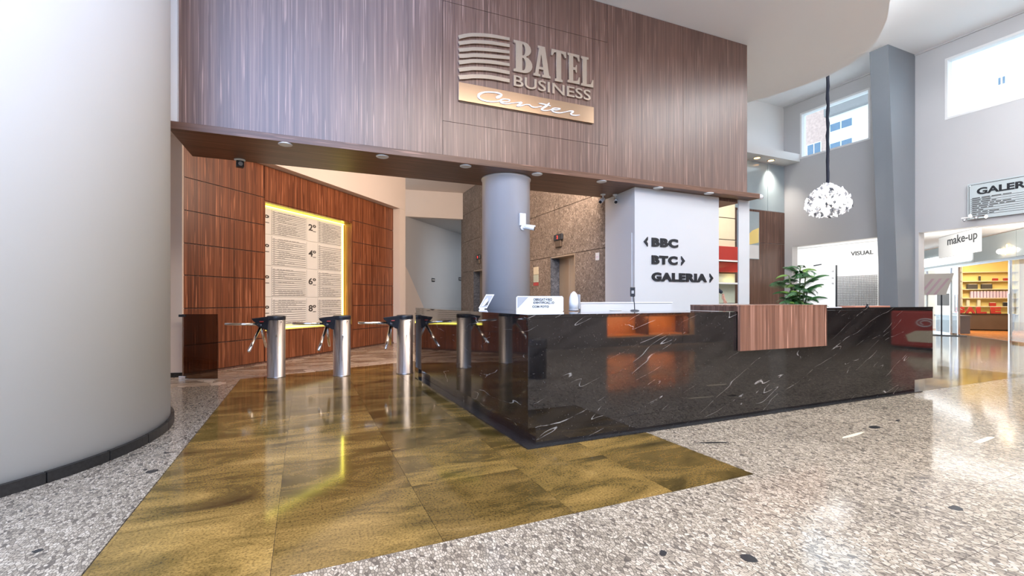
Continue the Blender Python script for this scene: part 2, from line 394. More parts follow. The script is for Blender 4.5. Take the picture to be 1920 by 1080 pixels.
M['steel'] = brushed('brushed_steel', (0.60, 0.60, 0.61), 0.34)
M['chrome'] = plain('polished_chrome', (0.82, 0.80, 0.78), 0.12, 1.0, var=0.02)
M['column_metal'] = plain('satin_blue_grey_cladding', (0.68, 0.685, 0.74), 0.3, 0.1, var=0.03, scale=1.0)
_cb = M['column_metal'].node_tree.nodes['Principled BSDF']; _cb.inputs['Coat Weight'].default_value = .7; _cb.inputs['Coat Roughness'].default_value = .14
M['door_steel'] = plain('beige_elevator_steel', (0.50, 0.40, 0.30), 0.32, 0.6, var=0.04)
M['black_plastic'] = plain('black_plastic', (0.018, 0.02, 0.026), 0.35, var=0.2)
M['black_paint'] = plain('black_letter_paint', (0.018, 0.020, 0.024), 0.4, var=0.1)
M['white_gloss'] = plain('white_gloss_panel', (0.62, 0.635, 0.645), 0.16, var=0.01, scale=1.0)
M['white_plastic'] = plain('white_plastic', (0.78, 0.78, 0.78), 0.35, var=0.02)
M['bronze'] = plain('polished_champagne_metal', (0.66, 0.56, 0.45), 0.2, 0.75, var=0.02)
M['bronze_plate'] = plain('polished_bronze_plate', (0.50, 0.35, 0.235), 0.22, 0.8, var=0.02)
M['bronze_side'] = plain('dark_return_metal', (0.16, 0.12, 0.09), 0.4, 0.6, var=0.05)
M['white_script'] = plain('white_script_paint', (0.88, 0.88, 0.90), 0.3, var=0.01)
M['board'] = plain('cream_directory_panel', (0.74, 0.72, 0.67), 0.3, var=0.02)
M['print'] = plain('dark_print', (0.06, 0.055, 0.05), 0.5, var=0.1)
M['red_light'] = glow('red_indicator', (1.0, 0.03, 0.02), 3.0)
M['led_yellow'] = glow('yellow_led_strip', (1.0, 0.93, 0.13), 4.0)
M['lamp_white'] = glow('lamp_white', (1.0, 0.95, 0.88), 3.0)
M['lamp_dim'] = plain('unlit_lamp_glass', (0.55, 0.55, 0.55), 0.2, var=0.05)
M['lamp_amber'] = glow('amber_lamp', (1.0, 0.55, 0.2), 5.0)
M['window_glass'] = glass_mat('clear_window_glass', (0.93, 0.97, 0.98), 0.8)
M['shop_glass'] = glass_mat('clear_shop_glass', (0.90, 0.95, 0.95), 1.0)
M['smoked_glass'] = glass_mat('smoked_brown_glass', (0.46, 0.40, 0.36), 1.0)
M['sign_glass'] = plain('frosted_pale_glass_sign', (0.52, 0.58, 0.59), 0.12, var=0.02)
M['cream'] = plain('cream_laminate', (0.68, 0.60, 0.43), 0.4, var=0.02)
M['pale_green'] = plain('pale_green_laminate', (0.50, 0.54, 0.43), 0.4, var=0.02)
M['red'] = plain('red_laminate', (0.40, 0.035, 0.025), 0.4, var=0.05)
M['skin'] = plain('skin', (0.62, 0.33, 0.24), 0.5, var=0.06, scale=30)
M['dark_cloth'] = plain('dark_navy_cloth', (0.03, 0.035, 0.05), 0.8, var=0.2, scale=40)
M['hair'] = plain('dark_hair', (0.02, 0.014, 0.01), 0.5, var=0.3, scale=60)
M['leaf'] = plain('palm_leaf_green', (0.035, 0.12, 0.035), 0.4, var=0.5, scale=9)
M['leaf_light'] = plain('palm_leaf_light_green', (0.16, 0.30, 0.06), 0.4, var=0.4, scale=9)
M['stem'] = plain('palm_stem', (0.10, 0.14, 0.05), 0.5, var=0.2, scale=20)
M['pot'] = plain('dark_pot', (0.05, 0.045, 0.04), 0.5)
M['bluish_panel'] = plain('blue_grey_glass_panel', (0.36, 0.43, 0.46), 0.12, var=0.03)
M['shop_white'] = plain('shop_white_paint', (0.85, 0.86, 0.86), 0.5, var=0.01)
M['shop_warm'] = plain('shop_warm_shelf', (0.80, 0.62, 0.22), 0.4, var=0.03)
M['orange_floor'] = plain('orange_wood_floor', (0.55, 0.20, 0.05), 0.25, var=0.15)
M['brick_pink'] = plain('pink_brick', (0.50, 0.36, 0.32), 0.8, var=0.15, scale=5)
M['blue_window'] = plain('blue_tinted_glass', (0.10, 0.17, 0.26), 0.1, var=0.1)
M['dark_wall'] = plain('taupe_wall_paint', (0.22, 0.19, 0.17), 0.6, var=0.03)
M['paper'] = plain('white_paper', (0.66, 0.66, 0.66), 0.6, var=0.02)
M['copper_sheet'] = plain('salmon_folder', (0.55, 0.24, 0.16), 0.4, var=0.05)
M['cord'] = plain('dark_woven_cord', (0.012, 0.016, 0.035), 0.7, var=0.3, scale=80)
M['grille'] = plain('grey_metal_grille', (0.22, 0.21, 0.21), 0.4, 0.5, var=0.05)
M['lilac'] = plain('lilac_poster', (0.62, 0.48, 0.58), 0.5, var=0.05)
M['orange_niche'] = plain('orange_display_wood', (0.55, 0.24, 0.08), 0.4, var=0.1)
M['grey_plastic'] = plain('grey_plastic', (0.35, 0.35, 0.36), 0.4)

# ================================================================== SETTING
WALL_U = 13.7           # right-hand wall plane
FAR_V = 9.77            # far wall plane
CEIL_LOW, CEIL_HIGH = 6.15, 7.28
SOFFIT = 3.2
CT = 3.54               # counter front plane
fas = Frame((-1.405, 6.386), (8.2, 6.158))
dirw = Frame((-1.392, 9.652), (2.38, 13.83))
shop = Frame((23.164, 10.392), (18.513, 6.03))

# ---- floor
floor = struct(box_at('floor', (-8, -3.6, -0.12), (30, 24, -0.004), M['kerb']))
us = [-8.0, -5.6, -3.2, -0.925, 1.5, 2.95, 5.2, 7.6, 10.0, 12.4, 14.8, 17.2, 19.6, 22.0]
vs = [-3.6, -1.6, 0.0, 1.155, 1.56, 2.335, 3.52, 5.0, 6.6]
g = 0.0012
def cells(us, vs):
    for i in range(len(us)-1):
        for j in range(len(vs)-1):
            yield us[i], us[i+1], vs[j], vs[j+1]
for a, b, c, d in cells(us, vs):                       # polished terrazzo slabs
    if c >= 2.3 and a >= -0.93 and b <= 2.96: continue     # olive carpet goes here
    if c >= 3.5 and a >= 7.5 and b <= 10.1: continue
    box_at('slab', (a+g, c+g, -0.004), (b-g, d-g, 0.0), M['terrazzo'], floor)
for a, b, c, d in cells([-8, -0.925], [6.6, 8.0]): box_at('slab', (a+g, c+g, -0.004), (b-g, d-g, 0.0), M['terrazzo'], floor)
for a, b, c, d in cells([2.95, 5.2, 7.6, 10.0, 12.4, 14.8, 17.2, 19.6, 22.0, 25.0, 30.0], [6.6, 8.6, 10.6, 13.5, 24.0]):
    box_at('slab', (a+g, c+g, -0.004), (b-g, d-g, 0.0), M['terrazzo'], floor)
box_at('slab', (22+g, -3.6, -0.004), (30, 6.6-g, 0.0), M['terrazzo'], floor)
# broken stone paving beyond the gates: the lobby behind the turnstile line, cut along the olive edge
FARA, FARB = Vector((-0.925, 8.467)), Vector((0.823, 9.089))
def far_v(u): return FARA.y + (u-FARA.x)*(FARB.y-FARA.y)/(FARB.x-FARA.x)
MB().prism([(-8, 8.0), (-0.925, 8.0), (-0.925, far_v(-0.925)), (2.95, far_v(2.95)), (2.95, 24), (-8, 24)], -0.004, -0.0005).build('paving', M['paving'], floor)
random.seed(31)
NJ, NI = 24, 11
gu = [[-2.5+.48*i+(.24 if j % 2 else 0)+random.uniform(-.15, .15) for i in range(NI+1)] for j in range(NJ+1)]
gv = [[8.1+.235*j+random.uniform(-.075, .075) for i in range(NI+1)] for j in range(NJ+1)]
for j in range(NJ):
    for i in range(NI):
        q = [(gu[j][i], gv[j][i]), (gu[j][i+1], gv[j][i+1]), (gu[j+1][i+1], gv[j+1][i+1]), (gu[j+1][i], gv[j+1][i])]
        if min(p[1]-far_v(p[0]) if p[0] > -.93 else 1 for p in q) < .01 or any(p[0] > -.93 and p[1] < 8.47 for p in q): continue
        if max((Vector((p[0], p[1], 0))-dirw.p).dot(dirw.y) for p in q) > -.03: continue
        if max(p[0] for p in q) > 2.4 or any(p[0] < -1.72 and p[1] > 8.9 for p in q): continue
        mx, my = sum(p[0] for p in q)/4, sum(p[1] for p in q)/4
        q = [(p[0]+(mx-p[0])*.022, p[1]+(my-p[1])*.04) for p in q]
        k_ = random.uniform(.35, .65)
        q.insert(1, (q[0][0]*(1-k_)+q[1][0]*k_, q[0][1]*(1-k_)+q[1][1]*k_+random.uniform(0, .03)))
        MB().prism(q, -0.004, random.uniform(.0012, .0024)).build('flagstone', M['flagstone'], floor)
# olive granite tiles
tu = [-0.92, -0.14, 0.66, 1.45, 2.2, 2.955]
tv = [2.335, 3.12, 3.94, 4.76, 5.58, 6.40, 7.22, 8.04, 8.86, 9.9]
for a, b, c, d in cells(tu, tv):
    if a > 1.9 and c > 3.5: continue
    p = [(a+g, c+g), (b-g, c+g), (b-g, min(d-g, far_v(b-g)-g)), (a+g, min(d-g, far_v(a+g)-g))]
    if p[3][1] <= c+0.03 and p[2][1] <= c+0.03: continue
    if p[3][1] <= c+0.01: p[3] = (a+(b-a)*0.6, c+g*2)
    MB().prism(p, -0.004, 0.0).build('olive_tile', M['olive'], floor)
for a, b, c, d in cells([7.62, 8.4, 9.2, 10.0, 11.02], [3.52, 4.3, 5.0]):
    box_at('olive_tile', (a+g, c+g, -0.003), (b-g, d-g, 0.001), M['olive'], floor)
# dark chips and pale veins set in the terrazzo
for px, py, w, h, r, mk in ((285, 884, .038, .022, 0, 'kerb'), (272, 881, .012, .01, 0, 'kerb'), (313, 849, .022, .012, 0, 'kerb'), (1402, 1046, .035, .024, .4, 'kerb'), (1640, 801, .075, .03, .3, 'kerb'),
                            (1792, 953, .04, .02, 0, 'kerb'), (1243, 1037, .025, .012, .6, 'kerb'), (1335, 830, .13, .012, -.35, 'skirting'), (1600, 816, .17, .014, .1, 'cream'), (1845, 825, .22, .016, .1, 'cream'), (70, 1033, .02, .012, 0, 'kerb'), (1684, 788, .05, .012, .2, 'kerb')):
    p = on_z(px, py); poly = []
    for k in range(8):
        t = 2*PI*k/8; q = 1+random.uniform(-.25, .25)
        x, y = math.cos(t)*w*q, math.sin(t)*h*q*1.6
        poly.append((p.x+x*math.cos(r)-y*math.sin(r), p.y+x*math.sin(r)+y*math.cos(r)))
    MB().prism(poly, -0.003, 0.0012).build('stone_chip', M[mk], floor)

# ---- big round white column at the left = curved wall, with black skirting tiles
wl = MB().lathe([(2.105, 0.0), (2.105, 9.6)], (-3.33, 5.44, 0), 128).build('wall_left', M['white_wall']); struct(wl)
bl = MB().lathe([(2.112, 0.0), (2.112, 0.072)], (-3.33, 5.44, 0.002), 96).build('baseboard_left', M['kerb']); struct(bl)
nseg = 30
for k in range(nseg):
    a0 = 2*PI*k/nseg+0.002; a1 = 2*PI*(k+1)/nseg-0.002; ri, ro = 2.108, 2.138
    arc = [(-3.33+ro*math.cos(a0+(a1-a0)*i/6), 5.44+ro*math.sin(a0+(a1-a0)*i/6)) for i in range(7)]
    arc += [(-3.33+ri*math.cos(a1-(a1-a0)*i/6), 5.44+ri*math.sin(a1-(a1-a0)*i/6)) for i in range(7)]
    MB().prism(arc, 0.001, 0.078).build('tile', M['skirting'], bl)

# ---- ceilings
rim = [(6.9, 3.45), (7.8, 3.85), (8.728, 4.386), (9.298, 4.72), (9.813, 5.12), (10.161, 5.52), (10.36, 5.98), (10.45, 6.467), (10.38, 7.035), (10.20, 7.7), (9.9, 8.4), (9.4, 9.1), (8.7, 9.65), (8.3, 9.75)]
low = [(2.0, -3.4), (2.4, -3.4), (2.6, -1.0), (4.0, 1.4), (5.5, 2.7)] + rim + [(8.3, 7.4), (2.0, 7.4)]
cl = MB().prism(low, CEIL_LOW, CEIL_LOW+0.35).build('ceiling', M['ceiling']); struct(cl)
ch = box_at('ceiling_high', (2.15, -3.4, CEIL_HIGH), (WALL_U+0.3, FAR_V+0.3, CEIL_HIGH+0.15), M['ceiling']); struct(ch)
ATR = 9.6
struct(box_at('ceiling_atrium', (-8.2, -3.4, ATR), (2.15, 7.4, ATR+.15), M['ceiling']))
struct(box_at('wall_atrium', (2.0, -3.4, CEIL_LOW+.36), (2.14, 7.4, ATR), M['ceiling']))
struct(box_at('wall_over_front', (-8.0, 6.75, CEIL_LOW), (2.0, 6.95, ATR), M['white_wall']))
clob = box_at('ceiling_lobby', (-8, 7.42, 5.2), (5.6, 24, 5.32), M['beige_wall']); struct(clob)
cgal = box_at('ceiling_gallery', (WALL_U+0.26, -3.4, 3.3), (30, 24, 3.4), M['ceiling']); struct(cgal)

# ---- right wall with two high windows and two openings
wr = MB(); U0, U1 = WALL_U, WALL_U+0.25
A0, A1 = -2.8, 6.28          # opening A along v
B0, B1 = 7.15, 9.50          # opening B
wA0, wA1, wA2, wA3 = 1.0, 5.77, 5.47, 6.90
wB0, wB1, wB2, wB3 = 7.34, 9.25, 5.52, 6.90
OT = 2.9
wr.box((U0, -3.4, 0), (U1, A0, OT)).box((U0, A1, 0), (U1, B0, OT)).box((U0, B1, 0), (U1, FAR_V, OT))
wr.box((U0, -3.4, OT), (U1, FAR_V, wA2))
wr.box((U0, -3.4, wA2), (U1, wA0, wA3)).box((U0, wA1, wA2), (U1, wB0, wB3)).box((U0, wB1, wA2), (U1, FAR_V, wB3))
wr.box((U0, wB0, wA2), (U1, wB1, wB2)).box((U0, wA0, wA3), (U1, wA1, wB3+0.0005))
wr.box((U0, -3.4, wB3), (U1, FAR_V, CEIL_HIGH))
struct(wr.build('wall_right', M['grey_wall']))
def high_window(name, v0, v1, z0, z1, mull):
    f = MB(); t = 0.05
    u0, u1 = U0-0.006, U0+0.20
    f.box((u0, v0, z0), (u1, v0+t, z1)).box((u0, v1-t, z0), (u1, v1, z1)).box((u0, v0+t, z0), (u1, v1-t, z0+t)).box((u0, v0+t, z1-t), (u1, v1-t, z1))
    w = struct(f.build(name, M['white_wall']))
    box_at('pane', (U0+0.12, v0+t, z0+t), (U0+0.13, v1-t, z1-t), M['window_glass'], w)
    for v in mull: box_at('mullion', (U0+0.105, v-0.012, z0+t), (U0+0.145, v+0.012, z1-t), M['white_wall'], w)
    return w
high_window('window_1', wB0, wB1, wB2, wB3, ())
high_window('window_2', wA0, wA1, wA2, wA3, ())
# thin shadow-gap cornice where wall meets ceiling
struct(box_at('trim_1', (U0-0.03, -3.4, CEIL_HIGH-0.035), (U0, FAR_V, CEIL_HIGH), M['grey_wall']))

# ---- leaning slate pillar in front of the right wall
NT = on_z(1665, 83, CEIL_HIGH); LT = on_z(1630, 98, CEIL_HIGH)
NB = on_v(1684, 570, NT.y); LB = on_v(1650, 570, LT.y)
k = (CEIL_HIGH)/(CEIL_HIGH-1.2)
nb = NT.x+(NB.x-NT.x)*k; lb = LT.x+(LB.x-LT.x)*k
struct(MB().hull([(nb, NT.y, 0), (U0-0.002, NT.y, 0), (U0-0.002, LT.y, 0), (lb, LT.y, 0)], [(NT.x, NT.y, CEIL_HIGH), (U0-0.002, NT.y, CEIL_HIGH), (U0-0.002, LT.y, CEIL_HIGH), (LT.x, LT.y, CEIL_HIGH)]).build('wall_pillar', M['pillar']))

# ---- far wall with beam, glass panels and walnut cladding
wf = MB(); wf.box((7.3, FAR_V, 0), (U1, FAR_V+0.2, CEIL_HIGH)); wf = struct(wf.build('wall_far', M['white_wall']))
box_at('cladding_panel', (10.8, FAR_V-0.03, 0.02), (U0-0.012, FAR_V, 2.985), M['wood_dark'], wf)
box_at('cladding_panel', (10.8, FAR_V-0.03, 2.997), (U0-0.012, FAR_V, 3.97), M['wood_dark'], wf)
box_at('glass_panel', (10.8, FAR_V-0.02, 3.985), (12.93, FAR_V, 5.42), M['bluish_panel'], wf)
box_at('glass_panel', (12.945, FAR_V-0.02, 3.985), (U0-0.012, FAR_V, 5.42), M['bluish_panel'], wf)
beam = struct(box_at('trim_2', (9.6, 9.25, 5.44), (U0-0.002, FAR_V-0.002, 5.67), M['white_wall']))
for i, u in enumerate((12.15, 12.75)):
    t = thing('downlight', (u, 9.5, 5.44), 0, ('left of the two amber downlights under the white beam on the far wall', 'right of the two amber downlights under the white beam on the far wall')[i], 'downlight', 'amber downlights under the beam')
    MB().lathe([(0.085, -0.012), (0.11, -0.006), (0.11, 0)], n=24).build('ring', M['bronze'], t)
    MB().lathe([(0.001, -0.014), (0.08, -0.014), (0.08, -0.008)], n=20).build('lamp', M['lamp_amber'], t)
area('beam_spot', (12.9, 9.5, 5.41), (13.2, 9.7, 3.9), (0.15, 0.15), 7, (1.0, 0.9, 0.78), 80)

# ---- walnut fascia beam over the entrance
FY = 0.115                                            # face of the fascia panels
FEND = fas.hit(1401, 200, .115)[0]; LEND = fas.hit(1425, 366, 0.0)[0]
xs = [fas.hit(830, 228, FY)[0], fas.hit(1139, 272, FY)[0], fas.hit(1281, 200, FY)[0], fas.hit(1401, 200, FY)[0]]
zl = (fas.hit(830, 228, FY)[1]+fas.hit(1139, 272, FY)[1])/2; zu = (fas.hit(1139, 80, FY)[1]+fas.hit(828, 0, FY)[1])/2
wfr = struct(MB().box((0.0, 0.135, SOFFIT+0.09), (FEND-.002, 1.10, CEIL_LOW-0.002)).build('wall_front', M['wood_dark'], loc=fas.p, rz=fas.a))
h = 0.003
Z0, Z1 = SOFFIT+0.09, CEIL_LOW-0.003
for a, b, c, d in ((0.0, xs[0], Z0, Z1), (xs[0], xs[1], Z0, zl), (xs[0], xs[1], zl, zu), (xs[0], xs[1], zu, Z1), (xs[1], xs[2], Z0, Z1), (xs[2], xs[3], Z0, Z1)):
    box_at('wood_panel', (a+h, FY, c+h), (b-h, 0.135, d-h), M['wood_fascia'], wfr)
ledge = struct(MB().box((0.0, 0.0, SOFFIT), (LEND, 1.12, SOFFIT+0.088)).build('trim_3', M['wood_soffit'], loc=fas.p, rz=fas.a, bevel=0.004))
# narrow white corner strip between round column and fascia
struct(MB().box((0.0, 0.05, SOFFIT+0.09), (0.075, 0.113, CEIL_LOW-0.01)).build('trim_4', M['white_wall'], loc=fas.p, rz=fas.a))

# ---- directory wall: walnut panels around a lit niche
dw = struct(MB().box((-1.3, 0.27, 0), (6.4, 0.42, 5.2)).build('wall_back_left', M['beige_wall'], loc=dirw.p, rz=dirw.a))
NX0, NX1, NZ0, NZ1, TOP = 1.03, 3.738, 0.64, 3.21, 3.93
S0, S1 = -0.66, 5.645
zj = [0.0, 0.50, 1.115, 1.665, 2.195, 2.74, 3.285, TOP]
hh = 0.009
def dpanel(a, b, c, d): box_at('wood_panel', (a+hh, 0.0, c+hh), (b-hh, 0.02, d-hh), M['wood_red'], dw)
struct_back = MB()
for a, b, c, d in ((S0, NX0-.02, 0, TOP), (NX1+.02, S1, 0, TOP), (NX0-.02, NX1+.02, 0, NZ0-.02), (NX0-.02, NX1+.02, NZ1+.02, TOP)):
    struct_back.box((a, 0.021, c), (b, 0.268, d))
struct_back.build('backing', M['wood_dark'], dw)
for i in range(len(zj)-1):
    dpanel(S0, NX0-.02 if zj[i+1] < TOP else NX0-.02, zj[i]+(0.03 if i == 0 else 0), zj[i+1])
    dpanel(NX1+.02, S1, zj[i]+(0.03 if i == 0 else 0), zj[i+1])
dpanel(NX0-.02, NX1+.02, 0.03, NZ0-.02); dpanel(NX0-.02, NX1+.02, NZ1+.02, TOP)
# niche lining
nl = MB().box((NX0-.02, 0.0, NZ0-.02), (NX0, 0.268, NZ1+.02)).box((NX1, 0.0, NZ0-.02), (NX1+.02, 0.268, NZ1+.02)).box((NX0, 0.0, NZ0-.02), (NX1, 0.268, NZ0)).box((NX0, 0.0, NZ1), (NX1, 0.268, NZ1+.02))
nl.build('niche_lining', M['wood_red'], dw)
MB().box((S0, -0.012, 0.0), (S1, 0.0, 0.03)).build('skirting', M['wood_dark'], dw)
# white frame and bulkhead over and beside it
bk = MB().box((-1.3, -0.22, TOP+.0), (5.95, 0.26, 5.2)).box((S1+.002, -0.22, 0), (5.95, 0.26, TOP-.002))
struct(bk.build('trim_5', M['beige_wall'], loc=dirw.p, rz=dirw.a))
# pale pilaster where the lobby starts
PA = on_z(311, 708); PB = on_z(342, 707)
struct(MB().prism([(PA.x-.6, PA.y+.15), (PB.x-.004, PB.y), (PB.x-.004, PB.y+.22), (PA.x-.6, PA.y+.45)], 0, 5.2).build('trim_6', M['beige_wall']))
struct(MB().prism([(PA.x-.6, PA.y+.13), (PB.x, PB.y-.02), (PB.x, PB.y), (PA.x-.6, PA.y+.15)], 0.001, 0.075).build('baseboard_1', M['kerb']))

# ---- back bulkhead, corridor beyond
struct(MB().prism([(2.75, 16.72), (5.345, 16.36), (5.345, 16.6), (2.75, 17.0)], 4.24, 5.2).build('trim_7', M['beige_wall']))
cor = Frame((2.6, 15.84), (8.0, 21.85))
wc = struct(MB().box((0, 0, 0), (cor.len, 0.2, 4.24)).build('wall_corridor', M['grey_wall'], loc=cor.p, rz=cor.a))
struct(MB().prism([(2.75, 17.0), (5.345, 16.62), (5.6, 16.62), (8.2, 21.6), (8.0, 21.85)], 4.24, 4.34).build('ceiling_corridor', M['grey_wall']))
struct(MB().box((5.36, 16.42, 0), (5.6, 16.6, 5.2)).build('wall_corner', M['stone']))
struct(MB().box((8.0, 16.0, 0), (8.2, 23.9, 5.2)).build('wall_corridor_end', M['grey_wall']))
x0, _ = cor.hit(745, 500); x1, _ = cor.hit(757, 505); x2, _ = cor.hit(787, 588)
struct(MB().slab_xz([(x0-.6, 0), (x2+.35, 0), (x2, 1.0), (x1, 2.3), (x0-.6, 3.2)], -0.16, -0.002).build('trim_8', M['beige_wall'], loc=cor.p, rz=cor.a))

# ---- rough granite wall with two lift openings
SU = 5.35
E1a, E1b, E2a, E2b, EZ = 8.606, 9.702, 14.05, 15.2, 2.275
core = MB()
core.box((SU+.05, 7.46, 0), (SU+.25, E1a, 5.2)).box((SU+.05, E1b, 0), (SU+.25, E2a, 5.2)).box((SU+.05, E2b, 0), (SU+.25, 16.42, 5.2)).box((SU+.05, E1a, EZ), (SU+.25, E1b, 5.2)).box((SU+.05, E2a, EZ), (SU+.25, E2b, 5.2))
wb = struct(core.build('wall_back', M['kerb']))
g2 = 0.006
def stone(v0, v1, z0, z1): box_at('stone_slab', (SU, v0+g2, z0+g2), (SU+.05, v1-g2, z1-g2), M['stone'], wb)
rows = [(EZ, 3.36), (3.36, 4.36), (4.36, 5.2)]
for z0, z1 in rows:
    for v0, v1 in ((7.46, 9.15), (9.15, 10.9), (10.9, 12.6), (12.6, 14.6), (14.6, 16.42)): stone(v0, v1, z0, z1)
for v0, v1 in ((7.46, E1a), (E1b, 10.9), (10.9, 12.5), (12.5, E2a), (E2b, 16.42)):
    stone(v0, v1, 0, EZ)
def lift(name, v0, v1):
    dr = struct(box_at(name, (SU+.24, v0-.02, 0.005), (SU+.27, v1+.02, EZ+.05), M['kerb']))
    m = (v0+v1)/2
    box_at('door_leaf', (SU+.22, v0+.045, 0.01), (SU+.239, m-.002, EZ-.02), M['door_steel'], dr)
    box_at('door_leaf', (SU+.22, m+.002, 0.01), (SU+.239, v1-.045, EZ-.02), M['door_steel'], dr)
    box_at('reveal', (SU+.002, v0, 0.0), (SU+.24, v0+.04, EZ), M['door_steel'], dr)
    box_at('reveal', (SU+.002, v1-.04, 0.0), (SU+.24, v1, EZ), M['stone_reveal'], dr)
    box_at('lintel', (SU+.002, v0+.04, EZ-.035), (SU+.24, v1-.04, EZ-.001), M['door_steel'], dr)
lift('door_1', E1a, E1b); lift('door_2', E2a, E2b)

# ---- white block behind the counter, with its post and kiosk
wbx = struct(MB().prism([(5.182, 6.41), (7.164, 6.41), (7.164, 6.62), (5.36, 6.62), (5.345, 7.458), (5.318, 7.458)], 0, SOFFIT-.001).build('wall_center', M['white_gloss'], bevel=.004))
struct(box_at('trim_9', (7.69, 6.41, 0), (7.985, 6.435, SOFFIT-.001), M['white_gloss']))
struct(box_at('trim_10', (7.166, 6.45, SOFFIT-.05), (7.688, 6.58, SOFFIT-.002), M['wood_dark']))
# inset panel on the left flank of the white block
dx, dy = 5.318-5.182, 7.458-6.41
struct(MB().prism([(5.182+dx*.08-.012, 6.41+dy*.08), (5.182+dx*.08, 6.41+dy*.08), (5.182+dx*.9, 6.41+dy*.9), (5.182+dx*.9-.012, 6.41+dy*.9)], 0.1, 2.42).build('trim_11', M['white_gloss']))

# ---- metal clad round column under the soffit
struct(MB().lathe([(0.385, 0.0), (0.385, SOFFIT-.03), (0.40, SOFFIT-.029), (0.40, SOFFIT-.001)], (2.97, 6.86, 0), 64).build('wall_column', M['column_metal']))

# ---- rear of the hall (behind the viewpoint, seen in the polished stone)
rear = MB().box((1.2, -3.4, 0), (2.15, -3.2, 9.6)).box((2.15, -3.4, 0), (7.4, -3.2, CEIL_HIGH)).box((10.5, -3.4, 0), (WALL_U+.25, -3.2, CEIL_HIGH)).box((7.4, -3.4, 1.62), (10.5, -3.2, CEIL_HIGH)).box((7.4, -3.4, 0), (10.5, -3.2, 0.24))
struct(rear.build('wall_rear', M['dark_wall']))
struct(box_at('wall_gallery_rear', (WALL_U+.26, -3.6, 0), (30, -3.4, 3.3), M['wood_dark']))
struct(box_at('wall_gallery_end', (29.8, -3.38, 0), (30, 24, 3.3), M['white_wall']))
wg = struct(MB().box((-8, -3.4, 0), (-7.9, -3.2, ATR)).box((-4.0, -3.4, 0), (-3.9, -3.2, ATR)).box((-7.9, -3.4, 6.3), (-4.0, -3.2, 6.4)).box((-3.9, -3.4, 6.3), (1.2, -3.2, 6.4)).box((-7.9, -3.4, 3.2), (-4.0, -3.2, 3.3)).box((-3.9, -3.4, 3.2), (1.2, -3.2, 3.3)).build('window_3', M['grille']))
for a, b in ((-7.9, -4.0), (-3.9, 1.2)):
    for c, d in ((0.02, 3.2), (3.3, 6.3), (6.4, ATR)): box_at('pane', (a, -3.31, c), (b, -3.30, d), M['window_glass'], wg)
struct(box_at('wall_side', (-8.2, -3.4, 0), (-8.0, 9.6, ATR), M['white_wall']))
struct(MB().box((-8, 9.4, 0), (-2.6, 9.6, 5.2)).build('wall_recess', M['beige_wall']))

# ================================================================== THINGS
# ---- reception counter of black marble
HL, HR = 1.127, 1.158
ct = thing('reception_counter', (1.736, CT, 0), 0, 'long reception counter of veined black polished marble with recessed plinth', 'counter')
def cx(u): return u-1.736
def cy(v): return v-CT
ARM = 4.0                                             # length of the left arm
# left arm leans a hair off square, as its polished face shows
AL = -0.075
def arm_u(v): return AL*(v/ARM)
jt = 0.0015
fj = [0.0, cx(3.459), cx(4.206)]
MB().box((0, 0, 0.16), (cx(3.459)-jt, .03, HL-.03)).build('front_panel', M['marble'], ct)
MB().box((cx(3.459)+jt, 0, 0.16), (cx(4.24), .03, HL-.03)).build('front_panel', M['marble'], ct)
MB().box((cx(4.24)+jt, 0, 0.16), (cx(5.66)-jt, .03, HL-.03)).build('front_panel', M['marble'], ct)
MB().box((cx(5.66)+jt, 0, 0.16), (cx(8.083), .03, HR-.03)).build('front_panel', M['marble'], ct)
MB().prism([(0, .03+jt), (.03, .03+jt), (.03+AL, ARM), (AL, ARM)], 0.16, HL-.03).build('side_panel', M['marble'], ct)
MB().box((cx(8.053), .03+jt, .16), (cx(8.083), .72, HR-.03)).build('side_panel', M['marble'], ct)
# tops
MB().prism([(-.002, -.002), (cx(4.215), -.002), (cx(4.215), .66), (.68, .66), (.68+AL, ARM), (AL-.002, ARM)], HL-.029, HL).build('countertop', M['marble'], ct)
MB().box((cx(5.665), -.002, HR-.029), (cx(8.085), .72, HR)).build('countertop', M['marble'], ct)
MB().box((cx(4.217), .12, HL-.029), (cx(5.663), .72, HL)).build('countertop', M['marble'], ct)
# body behind the slabs and the plinth below
MB().prism([(.032, .032), (cx(8.05), .032), (cx(8.05), .7), (.64, .7), (.64+AL, ARM-.02), (.034+AL, ARM-.02)], .161, HL-.031).build('carcass', M['kerb'], ct)
MB().prism([(cx(1.812), .004), (cx(7.63), .004), (cx(7.63), .6), (.6, .6), (.6+AL, ARM-.1), (.08+AL, ARM-.1)], 0.001, .158).build('plinth', M['marble'], ct)
MB().prism([(-.03, -.055), (cx(7.7), -.055), (cx(7.7), .002), (.076, .002), (.076+AL, ARM-.1), (-.03+AL, ARM-.1)], 0.001, .012).build('kerb_strip', M['kerb'], ct)

# ---- walnut box saddled over the counter
wb_ = thing('transaction_shelf', (4.22, CT-.045, .71), 0, 'reddish striped walnut box saddled over the middle of the black counter', 'shelf box')
WBX = 1.44
MB().box((0.02, 0, 0.0), (WBX, .02, .475)).build('front_panel', M['wood_box'], wb_)
MB().box((0, 0, 0.0), (.02, .035, .475)).build('side_panel', M['wood_box'], wb_)
MB().box((0, .035, .42), (.02, .70, .475)).build('side_panel', M['wood_dark'], wb_)
MB().box((WBX-.02, .02, .42), (WBX, .70, .475)).build('side_panel', M['wood_dark'], wb_)
MB().box((-.002, -.002, .475), (WBX+.002, .70, .487)).build('top_panel', M['wood_box'], wb_)
MB().box((.02, .02, .0), (WBX-.002, .04, .012)).build('bottom_panel', M['wood_dark'], wb_)

